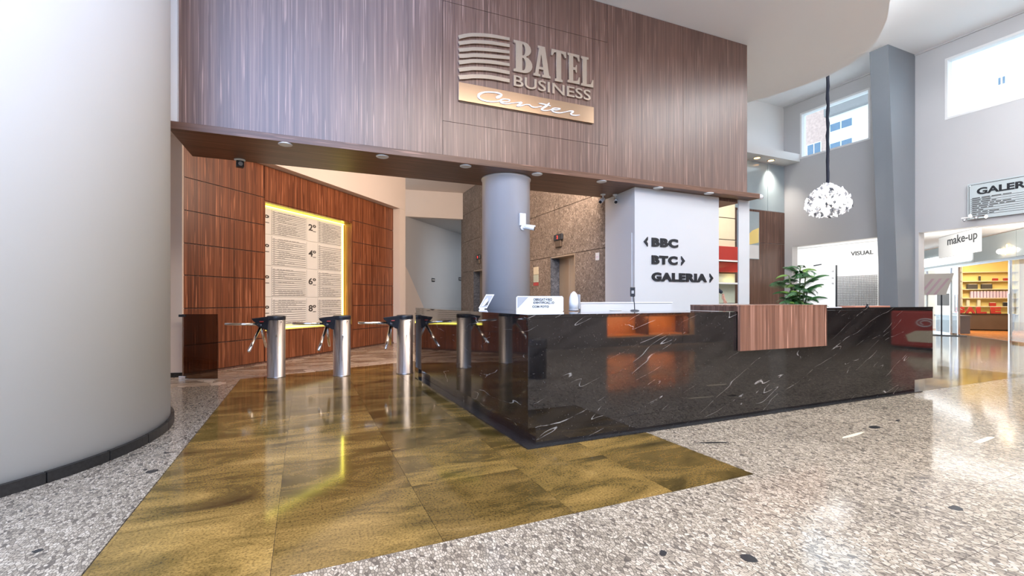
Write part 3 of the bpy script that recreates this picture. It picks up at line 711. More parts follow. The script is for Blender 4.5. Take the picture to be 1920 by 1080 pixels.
# ---- white low screen and the desk articles
t = thing('desk_screen', (3.0, 4.62, 0), 0, 'low white desk screen standing behind the black counter', 'screen')
MB().box((-.05, 0, 0.0), (1.33, .03, 1.215)).build('panel', M['white_gloss'], t)
MB().box((-.06, -.006, 1.215), (1.34, .036, 1.228)).build('edge_trim', M['white_plastic'], t)

p0 = on_z(978, 588, HL); p1 = on_z(1066, 588, HL)
sg = Frame((p0.x, p0.y+.12), (p1.x, p1.y+.12))
t = thing('desk_sign', sg.world(0, 0, HL), sg.a, 'white desk sign asking for photo identification on the marble counter corner', 'sign')
L_ = sg.len*1.03
MB().slab_xz([(0.004, .012), (L_-.012, .012), (L_, .024), (L_, .150), (L_-.012, .162), (0.012, .162), (0, .15), (0, .02)], -.006, .006).build('panel', M['paper'], t)
MB().box((0.0, -.04, 0), (L_, .05, .012)).build('foot', M['white_plastic'], t)
lab(MB().slab_xz([(0.012, .045), (0.012, .155), (.115, .155)], -.0085, -.0062).build('corner_flash', M['grey_plastic'], t), 'grey printed corner triangle')
for s_, a_, b_, z_ in (('OBRIGATÓRIO', .16, .335, .118), ('IDENTIFICAÇÃO', .16, .355, .086), ('COM FOTO', .15, .305, .052)):
    me = text_mesh(s_, .03, .0012, .0011)
    fit_text(me, a_*L_/.44, b_*L_/.44, z_, z_+(.030 if 'Ç' in s_ or 'Ó' in s_ else .022), -.0075); link('lettering', me, M['print'], t)

p0 = on_z(866, 579, HL); p1 = on_z(893, 579, HL)
fr = Frame((p0.x+.12, p0.y-.35), (p1.x+.12, p1.y-.36))
t = thing('photo_stand', fr.world(0, 0, HL), fr.a+.12, 'tilted leaflet stand with a black and white picture on the counter arm', 'leaflet stand')
lean = Matrix.Rotation(math.radians(-14), 4, 'X') @ Matrix.Shear('XY', 4, (0, 0)) 
sh = Matrix(((1,0,.55,0),(0,1,0.25,0),(0,0,1,0),(0,0,0,1)))
MB().box((0, -.005, .012), (.115, .005, .205)).xf(sh).build('frame', M['white_plastic'], t)
MB().box((.010, -.008, .024), (.105, -.0055, .193)).xf(sh).build('picture', M['grey_plastic'], t)
MB().slab_xz([(.02, .03), (.06, .05), (.075, .11), (.05, .16), (.03, .13)], -.0105, -.0085).xf(sh).build('picture_figure', M['paper'], t)
MB().slab_xz([(.06, .04), (.10, .06), (.085, .12), (.07, .09)], -.0105, -.0085).xf(sh).build('picture_figure', M['print'], t)
MB().slab_xz([(0.02, .0), (.09, .0), (.09, .012), (.02, .012)], -.02, .06).build('foot', M['white_plastic'], t)
MB().tube([(.05, .055, .006), (.135, .045, .15)], .004, 8).build('strut', M['white_plastic'], t)

p0 = on_z(1190, 583, HL)
t = thing('gooseneck_microphone', (p0.x, p0.y, HL), -.43, 'slim black gooseneck handset on a round base on the counter', 'microphone')
MB().lathe([(.052, 0), (.052, .006), (.04, .012), (.012, .016)], n=28).build('base', M['black_plastic'], t)
MB().tube([(0, 0, .012), (-.004, 0, .09), (-.018, 0, .175)], .0055, 10).build('stem', M['black_plastic'], t)
MB().box((-.055, -.012, .165), (0.0, .012, .275)).xf(Matrix.Translation((.004, 0, 0))).build('handset', M['black_plastic'], t, bevel=.006)
box_at('keypad', (-.04, -.014, .20), (-.012, -.0125, .235), M['grey_plastic'], t)
p1 = on_z(1232, 581, HL)
t = MB().box((-.20, -.012, 0), (.22, .012, .016)).build('bar', M['black_plastic'], None, (p1.x, p1.y, HL), .05, .004)
t.name = 'cable_bar'; tag(t, 'flat black bar lying on the counter beside the black gooseneck handset', 'bar')

p0 = on_z(1018, 580, HL)
t = thing('desk_dispenser', (p0.x-.1, p0.y-.95, HL), 0, 'rounded pale dome shaped dispenser behind the white desk sign', 'dispenser')
MB().lathe([(.055, 0), (.055, .10), (.050, .16), (.035, .20), (.012, .222), (.001, .225)], n=28).build('dome', M['white_plastic'], t)
MB().lathe([(.057, 0.0), (.057, .02)], n=28).build('base_ring', M['grey_plastic'], t)
MB().box((.04, -.05, .02), (.062, .01, .19)).build('front_strip', M['grey_plastic'], t, bevel=.006)

p0 = on_z(1112, 580, HL); t = MB().lathe([(.06, 0), (.075, .008), (.07, .010), (.055, .004), (.001, .004)], n=26).build('saucer', M['white_plastic'], None, (p0.x-.3, p0.y-.9, HL))
tag(t, 'small shallow pale dish on the counter top near the lift side', 'dish')
t = MB().box((-.30, -.10, 0), (.30, .10, .006)).build('paper_sheet', M['paper'], None, (6.05, CT+.28, HR), .05); tag(t, 'white paper sheets lying on the counter beside the walnut box', 'paper')
t = MB().box((-.42, -.10, 0), (.42, .10, .014)).build('folder', M['copper_sheet'], None, (7.05, CT+.3, HR), .03, .003); tag(t, 'flat salmon folder lying on the right half of the counter', 'folder')
t = thing('stamp', (6.84, CT+.16, HR), .2, 'small dark round rubber stamp beside the salmon folder', 'stamp')
MB().lathe([(.022, 0), (.022, .012), (.010, .018), (.009, .024)], n=18).build('base', M['black_plastic'], t); MB().ball((0, 0, .032), .014).build('knob', M['black_plastic'], t)

# ---- glass fin and gate post beside the counter arm
t = thing('glass_gate_panel', (1.79, 7.90, 0), 0, 'dark edged glass gate post standing between counter arm and rightmost turnstile', 'gate panel')
MB().box((0, 0, 0), (.045, .30, 1.03)).build('panel', M['smoked_glass'], t)
MB().box((-.006, -.02, 0), (.05, -.001, 1.035)).build('post', M['black_plastic'], t, bevel=.003)
lab(MB().box((-.012, -.03, .86), (.012, -.02, .97)).build('hinge', M['bronze'], t), 'brass hinge')
# ---- smoked glass panel at the left end of the gate line
GA = on_z(342, 711); GB = on_z(408, 711); gf = Frame((GA.x, GA.y), (GB.x, GB.y))
t = thing('smoked_glass_barrier', gf.world(0, 0), gf.a, 'smoked brown glass barrier panel beside the pale pilaster', 'barrier')
MB().box((0, -.006, .012), (gf.len, .006, 1.03)).build('panel', M['smoked_glass'], t)
MB().box((-.05, -.02, .985), (.05, .02, 1.025)).build('bracket', M['black_plastic'], t, bevel=.004)
MB().box((0.0, -.02, 0), (gf.len, .02, .012)).build('floor_channel', M['chrome'], t)
MB().box((-.05, -.02, .0), (.06, .02, .05)).build('bracket', M['chrome'], t, bevel=.004)

# ---- three tripod turnstiles
def make_turnstile(loc, rz, label):
    t = thing('turnstile', loc, rz, label, 'turnstile', 'tripod turnstiles across the entrance')
    MB().lathe([(.142, 0.0), (.142, .012), (.136, .014), (.136, .955)], n=48).build('body', M['steel'], t)
    hd = MB().lathe([(.139, .93), (.141, .985), (.132, .998), (.02, 1.003)], n=40)
    lo = [(-.02, .10, .93), (-.34, .035, .915), (-.34, -.035, .915), (-.02, -.12, .93)]
    hi = [(-.02, .13, .998), (-.36, .04, .955), (-.36, -.04, .955), (-.02, -.13, .998)]
    hd.hull(list(reversed(lo)), list(reversed(hi)))
    lo2 = [(-.10, .085, .76), (-.16, .06, .775), (-.16, -.06, .775), (-.10, -.085, .76)]
    hi2 = [(-.08, .115, .935), (-.34, .04, .918), (-.34, -.04, .918), (-.08, -.115, .935)]
    hd.hull(list(reversed(lo2)), list(reversed(hi2)))
    h = hd.build('head', M['black_plastic'], t, bevel=.006)
    hub = Vector((-.225, 0, .845)); ax = Vector((-.577, 0, -.816)).normalized()
    MB().tube([hub-ax*.03, hub+ax*.035], [.075, .06], 24).build('hub', M['black_plastic'], t)
    a1 = Vector((-1, 0, .02)); a2 = Vector((-.10, -.70, -.70)); a3 = Vector((-.06, .70, -.70))
    for a in (a1, a2, a3):
        a.normalize(); s = hub+ax*.02
        s = s + Vector((0, 0, .03)) if a is a1 else s
        MB().tube([s+a*.03, s+a*.52, s+a*.535], [.023, .023, .012], 16).build('arm', M['chrome'], t)
    lab(MB().box((-.215, -.118, .90), (-.16, -.098, .915)).build('display_strip', M['red'], t), 'small red printed badge')
    MB().tube([(0.045, -.128, .68), (.045, -.142, .68)], .014, 14).build('lock', M['chrome'], t)
    MB().tube([(.10, -.095, .90), (.105, -.10, .90)], .008, 10).build('lock', M['chrome'], t)
    return t
tr = -math.radians(13.4)
T1, T2, T3 = on_z(518, 709), on_z(641, 706), on_z(759, 702)
def back(p, d=.14): 
    q = Vector((p.x, p.y)); n = q.normalized(); return (p.x+n.x*d, p.y+n.y*d, 0)
ts = make_turnstile(back(T1), tr, 'leftmost of the three steel tripod turnstiles, nearest the smoked glass')
dup(ts, back(T2), tr, 'middle of the three steel tripod turnstiles in front of the directory')
dup(ts, back(T3), tr, 'rightmost of the three steel tripod turnstiles, nearest the black counter')

# ---- building directory in the lit niche
NB_ = .255
bd = thing('building_directory', dirw.world(NX0, 0), dirw.a, 'tall cream tenant directory with floor numbers in a yellow lit niche', 'directory board')
def dhit(px, py): x, z = dirw.hit(px, py, NB_-.02); return x-NX0, z
colx = [0.02, .385, .40, 1.33, 1.40, 1.71, 1.78, 2.56]
b0, b1 = dhit(540, 390)[1], dhit(540, 603.5)[1]
zr = [NZ1-.05, 2.60, 1.96, 1.31, NZ0+.07]
random.seed(3)
MB().box((.0, NB_-.004, NZ0+.03), (2.66, NB_+.004, NZ1-.03)).build('back_board', M['board'], bd)
nums = ['2º', '4º', '6º', '8º']; numl = ['1º', '3º', '5º', '7º']
for r in range(4):
    zt, zb = zr[r]-.014, zr[r+1]+.014
    for ci, (a, b) in enumerate(((.02, .385), (.40, 1.375), (1.40, 1.735), (1.76, 2.60))):
        pn = MB().box((a, NB_-.018, zb), (b, NB_-.006, zt)).build('panel', M['board'], bd, bevel=.002)
        if ci in (0, 2):
            s = (numl if ci == 0 else nums)[r]
            me = text_mesh(s, .2, .002, .005); w = .24
            x0 = (a+.05 if ci == 2 else b-.30); zc = (zt+zb)/2
            fit_text(me, x0, x0+w, zc-.02, zc+.13, NB_-.019); link('lettering', me, M['print'], pn)
            MB().box((x0+.14, NB_-.0195, zc-.035), (x0+w, NB_-.0185, zc-.02)).build('rule', M['print'], pn)
        else:
            lm = MB(); n = 13 if r < 3 else 11; step = (zt-zb-.04)/n
            for k in range(n):
                z = zt-.02-step*(k+1)
                lm.box((a+.01, NB_-.0195, z), (b-.01, NB_-.0183, z+.009))
                lm.box((a+.03, NB_-.0195, z+step*.46), (a+.075, NB_-.0183, z+step*.62))
                if random.random() < .8:
                    x = a+.13+random.random()*.05
                    for w_ in range(random.randint(2, 6)):
                        ww = random.uniform(.05, .14)
                        if x+ww > b-.03: break
                        lm.box((x, NB_-.0195, z+step*.40), (x+ww, NB_-.0183, z+step*.56)); x += ww+.02
            stuff(lm.build('lettering', M['print'], pn))
# led strips framing the board
for i, (a, b) in enumerate((((.0, NB_-.03, NZ1-.032), (2.70, NB_-.006, NZ1-.014)), ((.0, NB_-.03, NZ0+.012), (2.70, NB_-.006, NZ0+.03)), ((2.635, NB_-.03, NZ0+.03), (2.665, NB_-.006, NZ1-.032)))):
    lab(box_at('led_strip', a, b, M['led_yellow'], bd), 'glowing yellow light strip')

# ---- mounted sign on the fascia
sgf = thing('fascia_sign', fas.world(xs[0], 0, zl), fas.a, 'champagne metal building name sign mounted on the walnut fascia', 'sign')
X0 = xs[0]
def zp(zx, zy):                                       # a spot of the sign, measured on the fascia plane
    x, z = fas.hit(800+zx/4.1526, 30+zy/4.1526, .085); return (x-X0, z-zl)
def catmull(pts, n=6):
    out = []
    P = [pts[0]]+list(pts)+[pts[-1]]
    for i in range(1, len(P)-2):
        for k in range(n):
            t_ = k/n; a, b, c, d = P[i-1], P[i], P[i+1], P[i+2]
            out.append(tuple(.5*((2*b[j])+(-a[j]+c[j])*t_+(2*a[j]-5*b[j]+4*c[j]-d[j])*t_**2+(-a[j]+3*b[j]-3*c[j]+d[j])*t_**3) for j in range(len(a))))
    out.append(tuple(pts[-1])); return out
YB, YF = .113, .078
# seven curved bars
for tl, tm, tr_, th, th2 in ((152, 134, 170, 28, 22), (200, 188, 220, 28, 24), (252, 244, 272, 28, 22), (298, 292, 316, 30, 24), (348, 337, 370, 30, 22), (405, 394, 430, 30, 26), (462, 455, 492, 32, 27)):
    up = catmull([zp(245, tl), zp(310, tm+4), zp(375, tm), zp(500, tm+8), zp(645, tr_)], 5)
    dn = catmull([zp(256, tl+th), zp(315, tm+th+4), zp(375, tm+th-1), zp(500, tm+th+6), zp(645, tr_+th2)], 5)
    o = bpy.data.objects; m_ = MB().slab_xz(up+list(reversed(dn)), YB-.012, YF).build('curved_bar', M['bronze'], sgf)
MBk = MB()
# BATEL : condensed slab serif letters drawn in a unit box
def arc(cx_, cz, rx, rz, a0, a1, n=8): return [(cx_+rx*math.cos(math.radians(a0+(a1-a0)*i/n)), cz+rz*math.sin(math.radians(a0+(a1-a0)*i/n))) for i in range(n+1)]
LET = {
 'B': [[(0,0),(.55,0)]+arc(.55,.27,.45,.27,-90,80)+[(.66,.53)]+arc(.55,.77,.38,.23,-70,90)+[(0,1),(0,.93),(.12,.91),(.12,.09),(0,.07)],
       [(.46,.08),(.46,.48)]+arc(.50,.28,.14,.2,80,-80)+[], [(.46,.56),(.46,.92)]+arc(.50,.74,.12,.18,80,-80)],
 'A': [[(0,0),(.42,0),(.42,.07),(.30,.09),(.34,.24),(.60,.24),(.64,.09),(.52,.07),(.52,0),(1.05,0),(1.05,.07),(.96,.09),(.70,1),(.26,1),(.26,.94),(.34,.92),(.10,.09),(0,.07)],
       [(.365,.32),(.47,.74),(.575,.32)]],
 'T': [[(.24,0),(.76,0),(.76,.07),(.66,.09),(.66,.92),(.80,.90),(.90,.80),(1.0,.80),(.98,1),(.02,1),(0,.80),(.10,.80),(.20,.90),(.34,.92),(.34,.09),(.24,.07)]],
 'E': [[(0,0),(.98,0),(1.0,.24),(.90,.24),(.80,.11),(.46,.08),(.46,.46),(.62,.46),(.68,.38),(.76,.38),(.76,.64),(.68,.64),(.62,.55),(.46,.55),(.46,.92),(.78,.90),(.88,.78),(.97,.78),(.95,1),(0,1),(0,.93),(.12,.91),(.12,.09),(0,.07)]],
 'L': [[(0,0),(.98,0),(1.0,.26),(.90,.26),(.78,.10),(.46,.08),(.46,.91),(.60,.93),(.60,1),(0,1),(0,.93),(.12,.91),(.12,.09),(0,.07)]],
}
for ch_, (xa, ya), (xb, yb), (xc, yc) in (('B', (675,428), (822,440), (675,185)), ('A', (830,462), (958,490), (830,222)), ('T', (968,500), (1086,512), (968,255)), ('E', (1095,515), (1192,532), (1095,285)), ('L', (1200,540), (1298,556), (1200,312))):
    o_, e_, u_ = zp(xa, ya), zp(xb, yb), zp(xc, yc)
    sx_, sz_ = e_[0]-o_[0], u_[1]-o_[1]
    bz = zp(985, 494)[1]; 
    loops = [[(o_[0]+q[0]*sx_, zp(xa, ya)[1]+q[1]*sz_) for q in lp] for lp in LET[ch_]]
    me = shape_mesh(loops, YB-.012-YF); me.transform(Matrix.Translation((0, (YB-.012+YF)/2, 0)))
    link('letter', me, M['bronze'], sgf)
me = text_mesh('BUSINESS', .2, .018, .002)
pa, pb, pc = zp(678, 548), zp(1278, 655), zp(678, 462)
zb_ = (pa[1]+zp(1278, 655)[1])/2
fit_text(me, pa[0], pb[0], zb_, zb_+(pc[1]-pa[1]), YB-.02)
for m_ in islands(me): link('letter', m_, M['bronze'], sgf)
q0, q1, q2, q3 = zp(248, 655), zp(1300, 838), zp(1300, 713), zp(248, 512)
za, zb2 = (q0[1]+q1[1])/2, (q2[1]+q3[1])/2
MB().box((q0[0], YF, za), (q1[0], YB-.012, zb2)).build('plate', M['bronze_plate'], sgf, bevel=.002)
MB().box((q0[0]+.02, YB-.012, za-.012), (q1[0]-.02, YB+.001, zb2-.02)).build('mount', M['bronze_side'], sgf)
def zq(x, y): q = fas.hit(880+x/8.727, 155+y/8.727, .085); return (q[0]-X0, q[1]-zl)
def ribbon(pts):
    c_ = catmull([zq(x, y)+(w*.00052,) for x, y, w in pts], 6); L, R_ = [], []
    for i, p in enumerate(c_):
        a, b = c_[max(0, i-1)], c_[min(len(c_)-1, i+1)]; dx_, dz_ = b[0]-a[0], b[1]-a[1]; l_ = math.hypot(dx_, dz_) or 1
        dx_, dz_ = dx_/l_, dz_/l_
        L.append((p[0]-dz_*p[2], p[1]+dx_*p[2])); R_.append((p[0]+dz_*p[2], p[1]-dx_*p[2]))
    mb = MB()
    for i in range(len(c_)-1): mb.slab_xz([L[i], L[i+1], R_[i+1], R_[i]], YF-.002, YF-.012)
    return mb
rb = MB()
for st in ([(432,252,26),(480,238,38),(524,206,20),(470,178,20),(400,166,16),(300,160,16),(210,172,22),(150,206,34),(152,250,28),(210,290,20),(320,315,16),(430,316,14),(480,308,16)],
           [(520,316,18),(580,322,12),(640,312,12),(655,292,14),(610,278,10),(540,278,14),(500,302,24),(525,338,20),(600,352,14),(690,342,10),(770,334,10),(850,332,22),(812,360,24),(775,386,18),(840,384,18),(920,364,10),(980,372,16),(1010,396,18),(1060,410,14),(1130,404,10),(1180,394,10)],
           [(1302,340,14),(1262,380,30),(1200,420,26),(1172,446,18),(1220,462,14),(1300,456,10),(1350,436,14)], [(1130,344,8),(1200,356,16),(1322,386,10)],
           [(1360,452,16),(1420,452,12),(1480,436,14),(1440,424,10),(1370,426,16),(1340,452,20),(1380,486,18),(1470,500,14),(1560,486,10),(1640,470,14),(1692,480,26),(1652,514,18),(1680,536,16),(1740,541,14),(1802,535,4)]):
    q = ribbon(st); n_ = len(rb.v); rb.v += q.v; rb.f += [tuple(i+n_ for i in f) for f in q.f]; rb.sm += q.sm
lab(rb.build('script_lettering', M['white_script'], sgf), 'white script word')

# ---- wayfinding letters on the white block
ws = thing('wayfinding_sign', (5.553, 6.41, 1.76), 0, 'raised black direction words with arrows on the white block', 'sign')
def wv(px, py): q = on_v(px, py, 6.40); return q.x-5.553, q.z-1.76
for s_, (xa, ya), (xb, yb), arr in (('BBC', (1222,462), (1271,443), 'L'), ('BTC', (1222,495), (1270,476), 'R'), ('GALERIA', (1222,527), (1325,509), 'R')):
    me = text_mesh(s_, .2, .02, .0105, spacing=1.14)
    a_, b_ = wv(xa, ya), wv(xb, yb)
    hgt = .155
    fit_text(me, a_[0], b_[0], a_[1], a_[1]+hgt, -.011)
    for m_ in islands(me): link('letter', m_, M['black_paint'], ws)
    if arr == 'L': ax_ = wv(1207, 453)[0]; d_ = 1
    else: ax_ = wv(1284, 487)[0] if s_ == 'BTC' else wv(1337, 520)[0]; d_ = -1
    zc = a_[1]+hgt/2; w_ = .085
    MB().slab_xz([(ax_, zc), (ax_+d_*w_, zc+.085), (ax_+d_*w_, zc+.03), (ax_+d_*w_*.62, zc), (ax_+d_*w_, zc-.03), (ax_+d_*w_, zc-.085)], -.001, -.021).build('arrow', M['black_paint'], ws)

# ---- downlights in the soffit
names = ['first', 'second', 'third', 'fourth', 'fifth', 'sixth', 'seventh']
dl0 = None
for i, (px, py) in enumerate(((535,270),(717,293),(873,311),(1007,326),(1128,340),(1234,352),(1329,362))):
    p = on_z(px, py, SOFFIT); lb_ = '%s round white recessed downlight from the left in the walnut soffit' % names[i]
    if dl0 is None:
        dl0 = thing('downlight', (p.x, p.y, SOFFIT), 0, lb_, 'downlight', 'white downlights along the walnut soffit')
        MB().lathe([(.052, -.006), (.066, -.016), (.082, -.010), (.085, -.0005)], n=32).build('ring', M['white_plastic'], dl0)
        MB().lathe([(.001, -.004), (.052, -.005), (.052, -.0008)], n=24).build('lamp', M['lamp_dim'], dl0)
    else: dup(dl0, (p.x, p.y, SOFFIT), 0, lb_)

# ---- security cameras
def bullet_cam(label, loc, yaw, pitch, plate=True, ceiling=True):
    t = thing('security_camera', loc, yaw, label, 'camera', 'security cameras')
    if ceiling:
        MB().lathe([(.045, 0), (.045, -.018), (.02, -.028)], n=24).build('mount', M['white_plastic'], t)
        MB().tube([(0, 0, -.02), (0, 0, -.075), (0.02, 0, -.10)], .014, 10).build('bracket', M['white_plastic'], t)
        o_ = Vector((.02, 0, -.11))
    else:
        MB().tube([(0, .0, 0), (0, -.028, 0)], .04, 20).build('mount', M['white_plastic'], t)
        MB().tube([(0, -.02, 0), (0, -.06, -.01), (0.03, -.075, .0)], .014, 10).build('bracket', M['white_plastic'], t)
        o_ = Vector((.05, -.08, 0))
    d_ = Vector((math.cos(pitch), 0, math.sin(pitch))) if ceiling else Vector((math.cos(pitch)*.8, -math.cos(pitch)*.6, math.sin(pitch)))
    MB().tube([o_-d_*.05, o_-d_*.045, o_+d_*.09, o_+d_*.10], [.02, .032, .034, .034], 18).build('body', M['white_plastic'], t)
    MB().tube([o_+d_*.098, o_+d_*.108], [.030, .028], 18).build('lens', M['black_plastic'], t)
    MB().tube([o_-d_*.03+Vector((0, 0, .033)), o_+d_*.12+Vector((0, 0, .036))], [.012, .014], 4).build('sun_shield', M['white_plastic'], t)
    return t
p = on_z(1136, 366, SOFFIT); bullet_cam('left of the paired white bullet cameras by the white block corner', (p.x-.10, p.y-.05, SOFFIT), PI+.5, -.55)
bullet_cam('right of the paired white bullet cameras by the white block corner', (p.x+.12, p.y-.12, SOFFIT), PI+1.05, -.55)
cc = Vector((2.97, 6.86)); pc_ = on_v(977, 428, 6.52)
t = bullet_cam('white bullet camera with junction box on the blue-grey round column', (pc_.x, 6.475, pc_.z), 0.1, -.18, ceiling=False)
MB().box((-.06, -.035, .03), (.045, .0, .22)).build('junction_box', M['white_plastic'], t, bevel=.004)
p = fas.world(LEND+.001, .06, SOFFIT+.05)
t = thing('security_camera', p, 0, 'white dome camera on the right end of the walnut ledge', 'camera', 'security cameras')
MB().tube([(0, 0, 0), (.05, 0, 0)], [.05, .045], 20).build('mount', M['white_plastic'], t)
MB().ball((.075, -.005, -.005), .052, 18, 10).build('dome', M['white_plastic'], t); MB().ball((.095, -.035, -.015), .025).build('lens', M['grey_plastic'], t)
p = on_z(450, 300, SOFFIT)
t = thing('security_camera', (p.x, p.y-.02, SOFFIT), .2, 'small black cube camera on a white base at the soffit back edge', 'camera', 'security cameras')
MB().lathe([(.07, 0), (.07, -.012), (.05, -.02), (.02, -.022)], n=26).build('mount', M['white_plastic'], t)
MB().box((-.045, -.045, -.11), (.05, .045, -.022)).build('body', M['black_plastic'], t, bevel=.01)
MB().tube([(.005, -.044, -.066), (.005, -.056, -.066)], [.03, .026], 18).build('lens', M['grey_plastic'], t)

# ---- lift floor indicators and notices on the granite
def indicator(loc, label):
    t = thing('lift_indicator', loc, 0, label, 'indicator', 'lift floor indicators')
    MB().slab_xz([(0, 0), (.01, 0), (.01, .01), (0, .01)], 0, .01)
    MB().box((-.05, -.19, .02), (0, .19, .17)).build('housing', M['black_plastic'], t, bevel=.02)
    MB().box((-.045, -.13, -.13), (0, .13, .015)).build('speaker_grille', M['bronze_side'], t, bevel=.01)
    me = text_mesh('3', .1, .002, .002); a, b, c, d = text_size(me)
    me.transform(Matrix.Rotation(-PI/2, 4, 'Z')); me.transform(Matrix.Translation((-.052, .03, .06))); link('digit', me, M['red_light'], t)
    return t
indicator((SU, 9.28, 2.60), 'black lift indicator with red digit over the nearer lift door')
indicator((SU, 14.64, 2.60), 'black lift indicator with red digit over the farther lift door')
t = thing('wall_notice', (SU, 7.76, 2.05), 0, 'small white plate on the granite near the white block', 'notice')
MB().box((-.008, -.06, 0), (0, .06, .15)).build('plate', M['paper'], t); MB().box((-.010, -.045, .055), (-.0081, .045, .075)).build('print', M['lilac'], t)
t = thing('wall_notice', (SU, 10.45, 1.62), 0, 'cream notice with green middle and red foot between the lift doors', 'notice')
MB().box((-.008, -.13, .28), (0, .13, .47)).build('sheet', M['cream'], t); MB().box((-.008, -.13, .085), (0, .13, .27)).build('sheet', M['pale_green'], t); MB().box((-.008, -.13, 0), (0, .13, .08)).build('sheet', M['red'], t)
for i, (px, py, s_) in enumerate(((812, 525, 'left'), (862, 523, 'right'))):
    x, z = cor.hit(px, py)
    t = thing('corridor_sign', cor.world(x, 0, z), cor.a, '%s of two small dark plates on the grey corridor wall' % s_, 'plate', 'dark plates on the corridor wall')
    MB().box((-.13, -.015, -.07), (.13, 0, .07)).build('plate', M['black_plastic'], t)
    for k in range(4): MB().box((-.10+k*.055, -.018, -.025), (-.065+k*.055, -.0155, .025)).build('character', M['board'], t)

# ---- kiosk seen between the white block and its post
ku = thing('kiosk_cabinet', (9.2, 8.8, 0), 0, 'kiosk wall unit of cream, red and pale green boards behind the white post', 'cabinet')
K0, K1 = 0.0, 1.22
MB().box((K0, .02, 0), (K1, .3, 4.1)).build('carcass', M['bronze_side'], ku)
for z0, z1, mk, nm in ((3.42, 4.05, 'cream', 'upper_door'), (2.85, 3.40, 'cream', 'upper_door'), (2.64, 2.83, 'cream', 'rail_board'), (1.18, 1.665, 'pale_green', 'back_board'), (1.70, 1.95, 'pale_green', 'back_board')):
    MB().box((K0, 0, z0), (K1, .019, z1)).build(nm, M[mk], ku, bevel=.004)
MB().box((K0, -.28, 2.275), (K1, .019, 2.62)).build('red_box', M['red'], ku, bevel=.01)
MB().hull([(K0, -.10, 1.97), (K1, -.20, 1.99), (K1, .019, 1.99), (K0, .019, 1.97)], [(K0, -.25, 2.22), (K1, -.25, 2.22), (K1, .019, 2.22), (K0, .019, 2.22)]).build('red_box', M['red'], ku)
for z in (2.235, 1.665, 1.13): MB().box((K0, -.30, z), (K1, .019, z+.035)).build('shelf', M['shop_white'], ku)
t = thing('kettle', (10.46, 8.62, 1.70), .4, 'small dark kettle on the kiosk shelf under a yellow glow', 'kettle')
MB().lathe([(.05, 0), (.065, .03), (.055, .09), (.03, .12), (.012, .13)], n=22).build('body', M['black_plastic'], t); MB().tube([(.05, 0, .10), (.095, 0, .09), (.09, 0, .03), (.06, 0, .02)], .007, 8).build('handle', M['black_plastic'], t)
d = bpy.data.lights.new('kiosk_bulb', 'POINT'); d.energy = 1.2; d.color = (1, .8, .3); d.shadow_soft_size = .04
o = bpy.data.objects.new('kiosk_bulb', d); C.objects.link(o); o.location = (10.25, 8.60, 1.80)
t = struct(box_at('trim_12', (7.2, 6.95, 1.125), (8.9, 7.5, 1.16), M['white_gloss']))
struct(box_at('trim_13', (7.25, 7.0, 0), (8.85, 7.45, 1.124), M['wood_dark']))

# ---- person behind the white block, only one arm in view
struct(box_at('trim_14', (7.2, 7.52, 0.001), (8.9, 8.45, .15), M['wood_dark']))
ps = thing('person', (7.86, 7.92, .15), PI, 'person in a dark long sleeve, one hand resting on the ledge behind the white block', 'person')
def skinned(name, joints, bones, mat, sub=2):
    me = bpy.data.meshes.new(name); me.from_pydata([j[0] for j in joints], bones, []); me.update()
    o_ = link(name, me, mat, ps)
    o_.modifiers.new('skin', 'SKIN')
    for v_, j in zip(me.skin_vertices[0].data, joints): v_.radius = (j[1], j[1]) if not isinstance(j[1], tuple) else j[1]
    me.skin_vertices[0].data[0].use_root = True
    s_ = o_.modifiers.new('sub', 'SUBSURF'); s_.levels = s_.render_levels = sub
    return o_
# local frame: the person faces local +y (towards the counter); left arm of the person is at local -x
hx, hy, hz = -.475, .60, 1.02
J = [((0, 0, .95), .15), ((0, 0, 1.18), .14), ((0, 0, 1.40), .155), ((0, .01, 1.50), .065), ((0, .03, 1.60), .085), ((0, .04, 1.70), .10), ((0, .03, 1.79), .06),
     ((.19, 0, 1.44), .06), ((.25, .02, 1.18), .045), ((.24, .12, .95), .034), ((.23, .16, .87), .03),
     ((-.20, .04, 1.44), .06), ((-.37, .34, 1.45), .052), ((hx+.012, hy-.03, 1.255), .040),
     ((.10, 0, .88), .095), ((.11, .02, .50), .062), ((.11, -.01, .10), .042), ((.11, .12, .04), .035),
     ((-.10, 0, .88), .095), ((-.11, .02, .50), .062), ((-.11, -.01, .10), .042), ((-.11, .12, .04), .035)]
B = [(0,1),(1,2),(2,3),(3,4),(4,5),(5,6),(2,7),(7,8),(8,9),(9,10),(2,11),(11,12),(12,13),(0,14),(14,15),(15,16),(16,17),(0,18),(18,19),(19,20),(20,21)]
skinned('body', J, B, M['dark_cloth'])
wr_ = Vector((hx+.012, hy-.025, 1.245)); pm = Vector((hx, hy+.005, 1.125))
hj = [(tuple(wr_), .027), (tuple((wr_+pm)/2), (.034, .024)), (tuple(pm), (.038, .019))]; hb = [(0,1),(1,2)]
for k, (dx_, ln) in enumerate(((-.033, .062), (-.011, .075), (.011, .078), (.032, .066))):
    n0 = len(hj); b_ = pm+Vector((dx_, .004, -.03))
    hj += [(tuple(b_+Vector((dx_*.15, .012, -ln*.32))), .0098), (tuple(b_+Vector((dx_*.28, .022, -ln*.66))), .009), (tuple(b_+Vector((dx_*.36, .034, -ln*.93))), .0078)]
    hb += [(2, n0), (n0, n0+1), (n0+1, n0+2)]
n0 = len(hj); hj += [(tuple(wr_+Vector((.034, .018, -.05))), .012), (tuple(wr_+Vector((.056, .035, -.095))), .0105), (tuple(wr_+Vector((.060, .050, -.13))), .0085)]; hb += [(1, n0), (n0, n0+1), (n0+1, n0+2)]
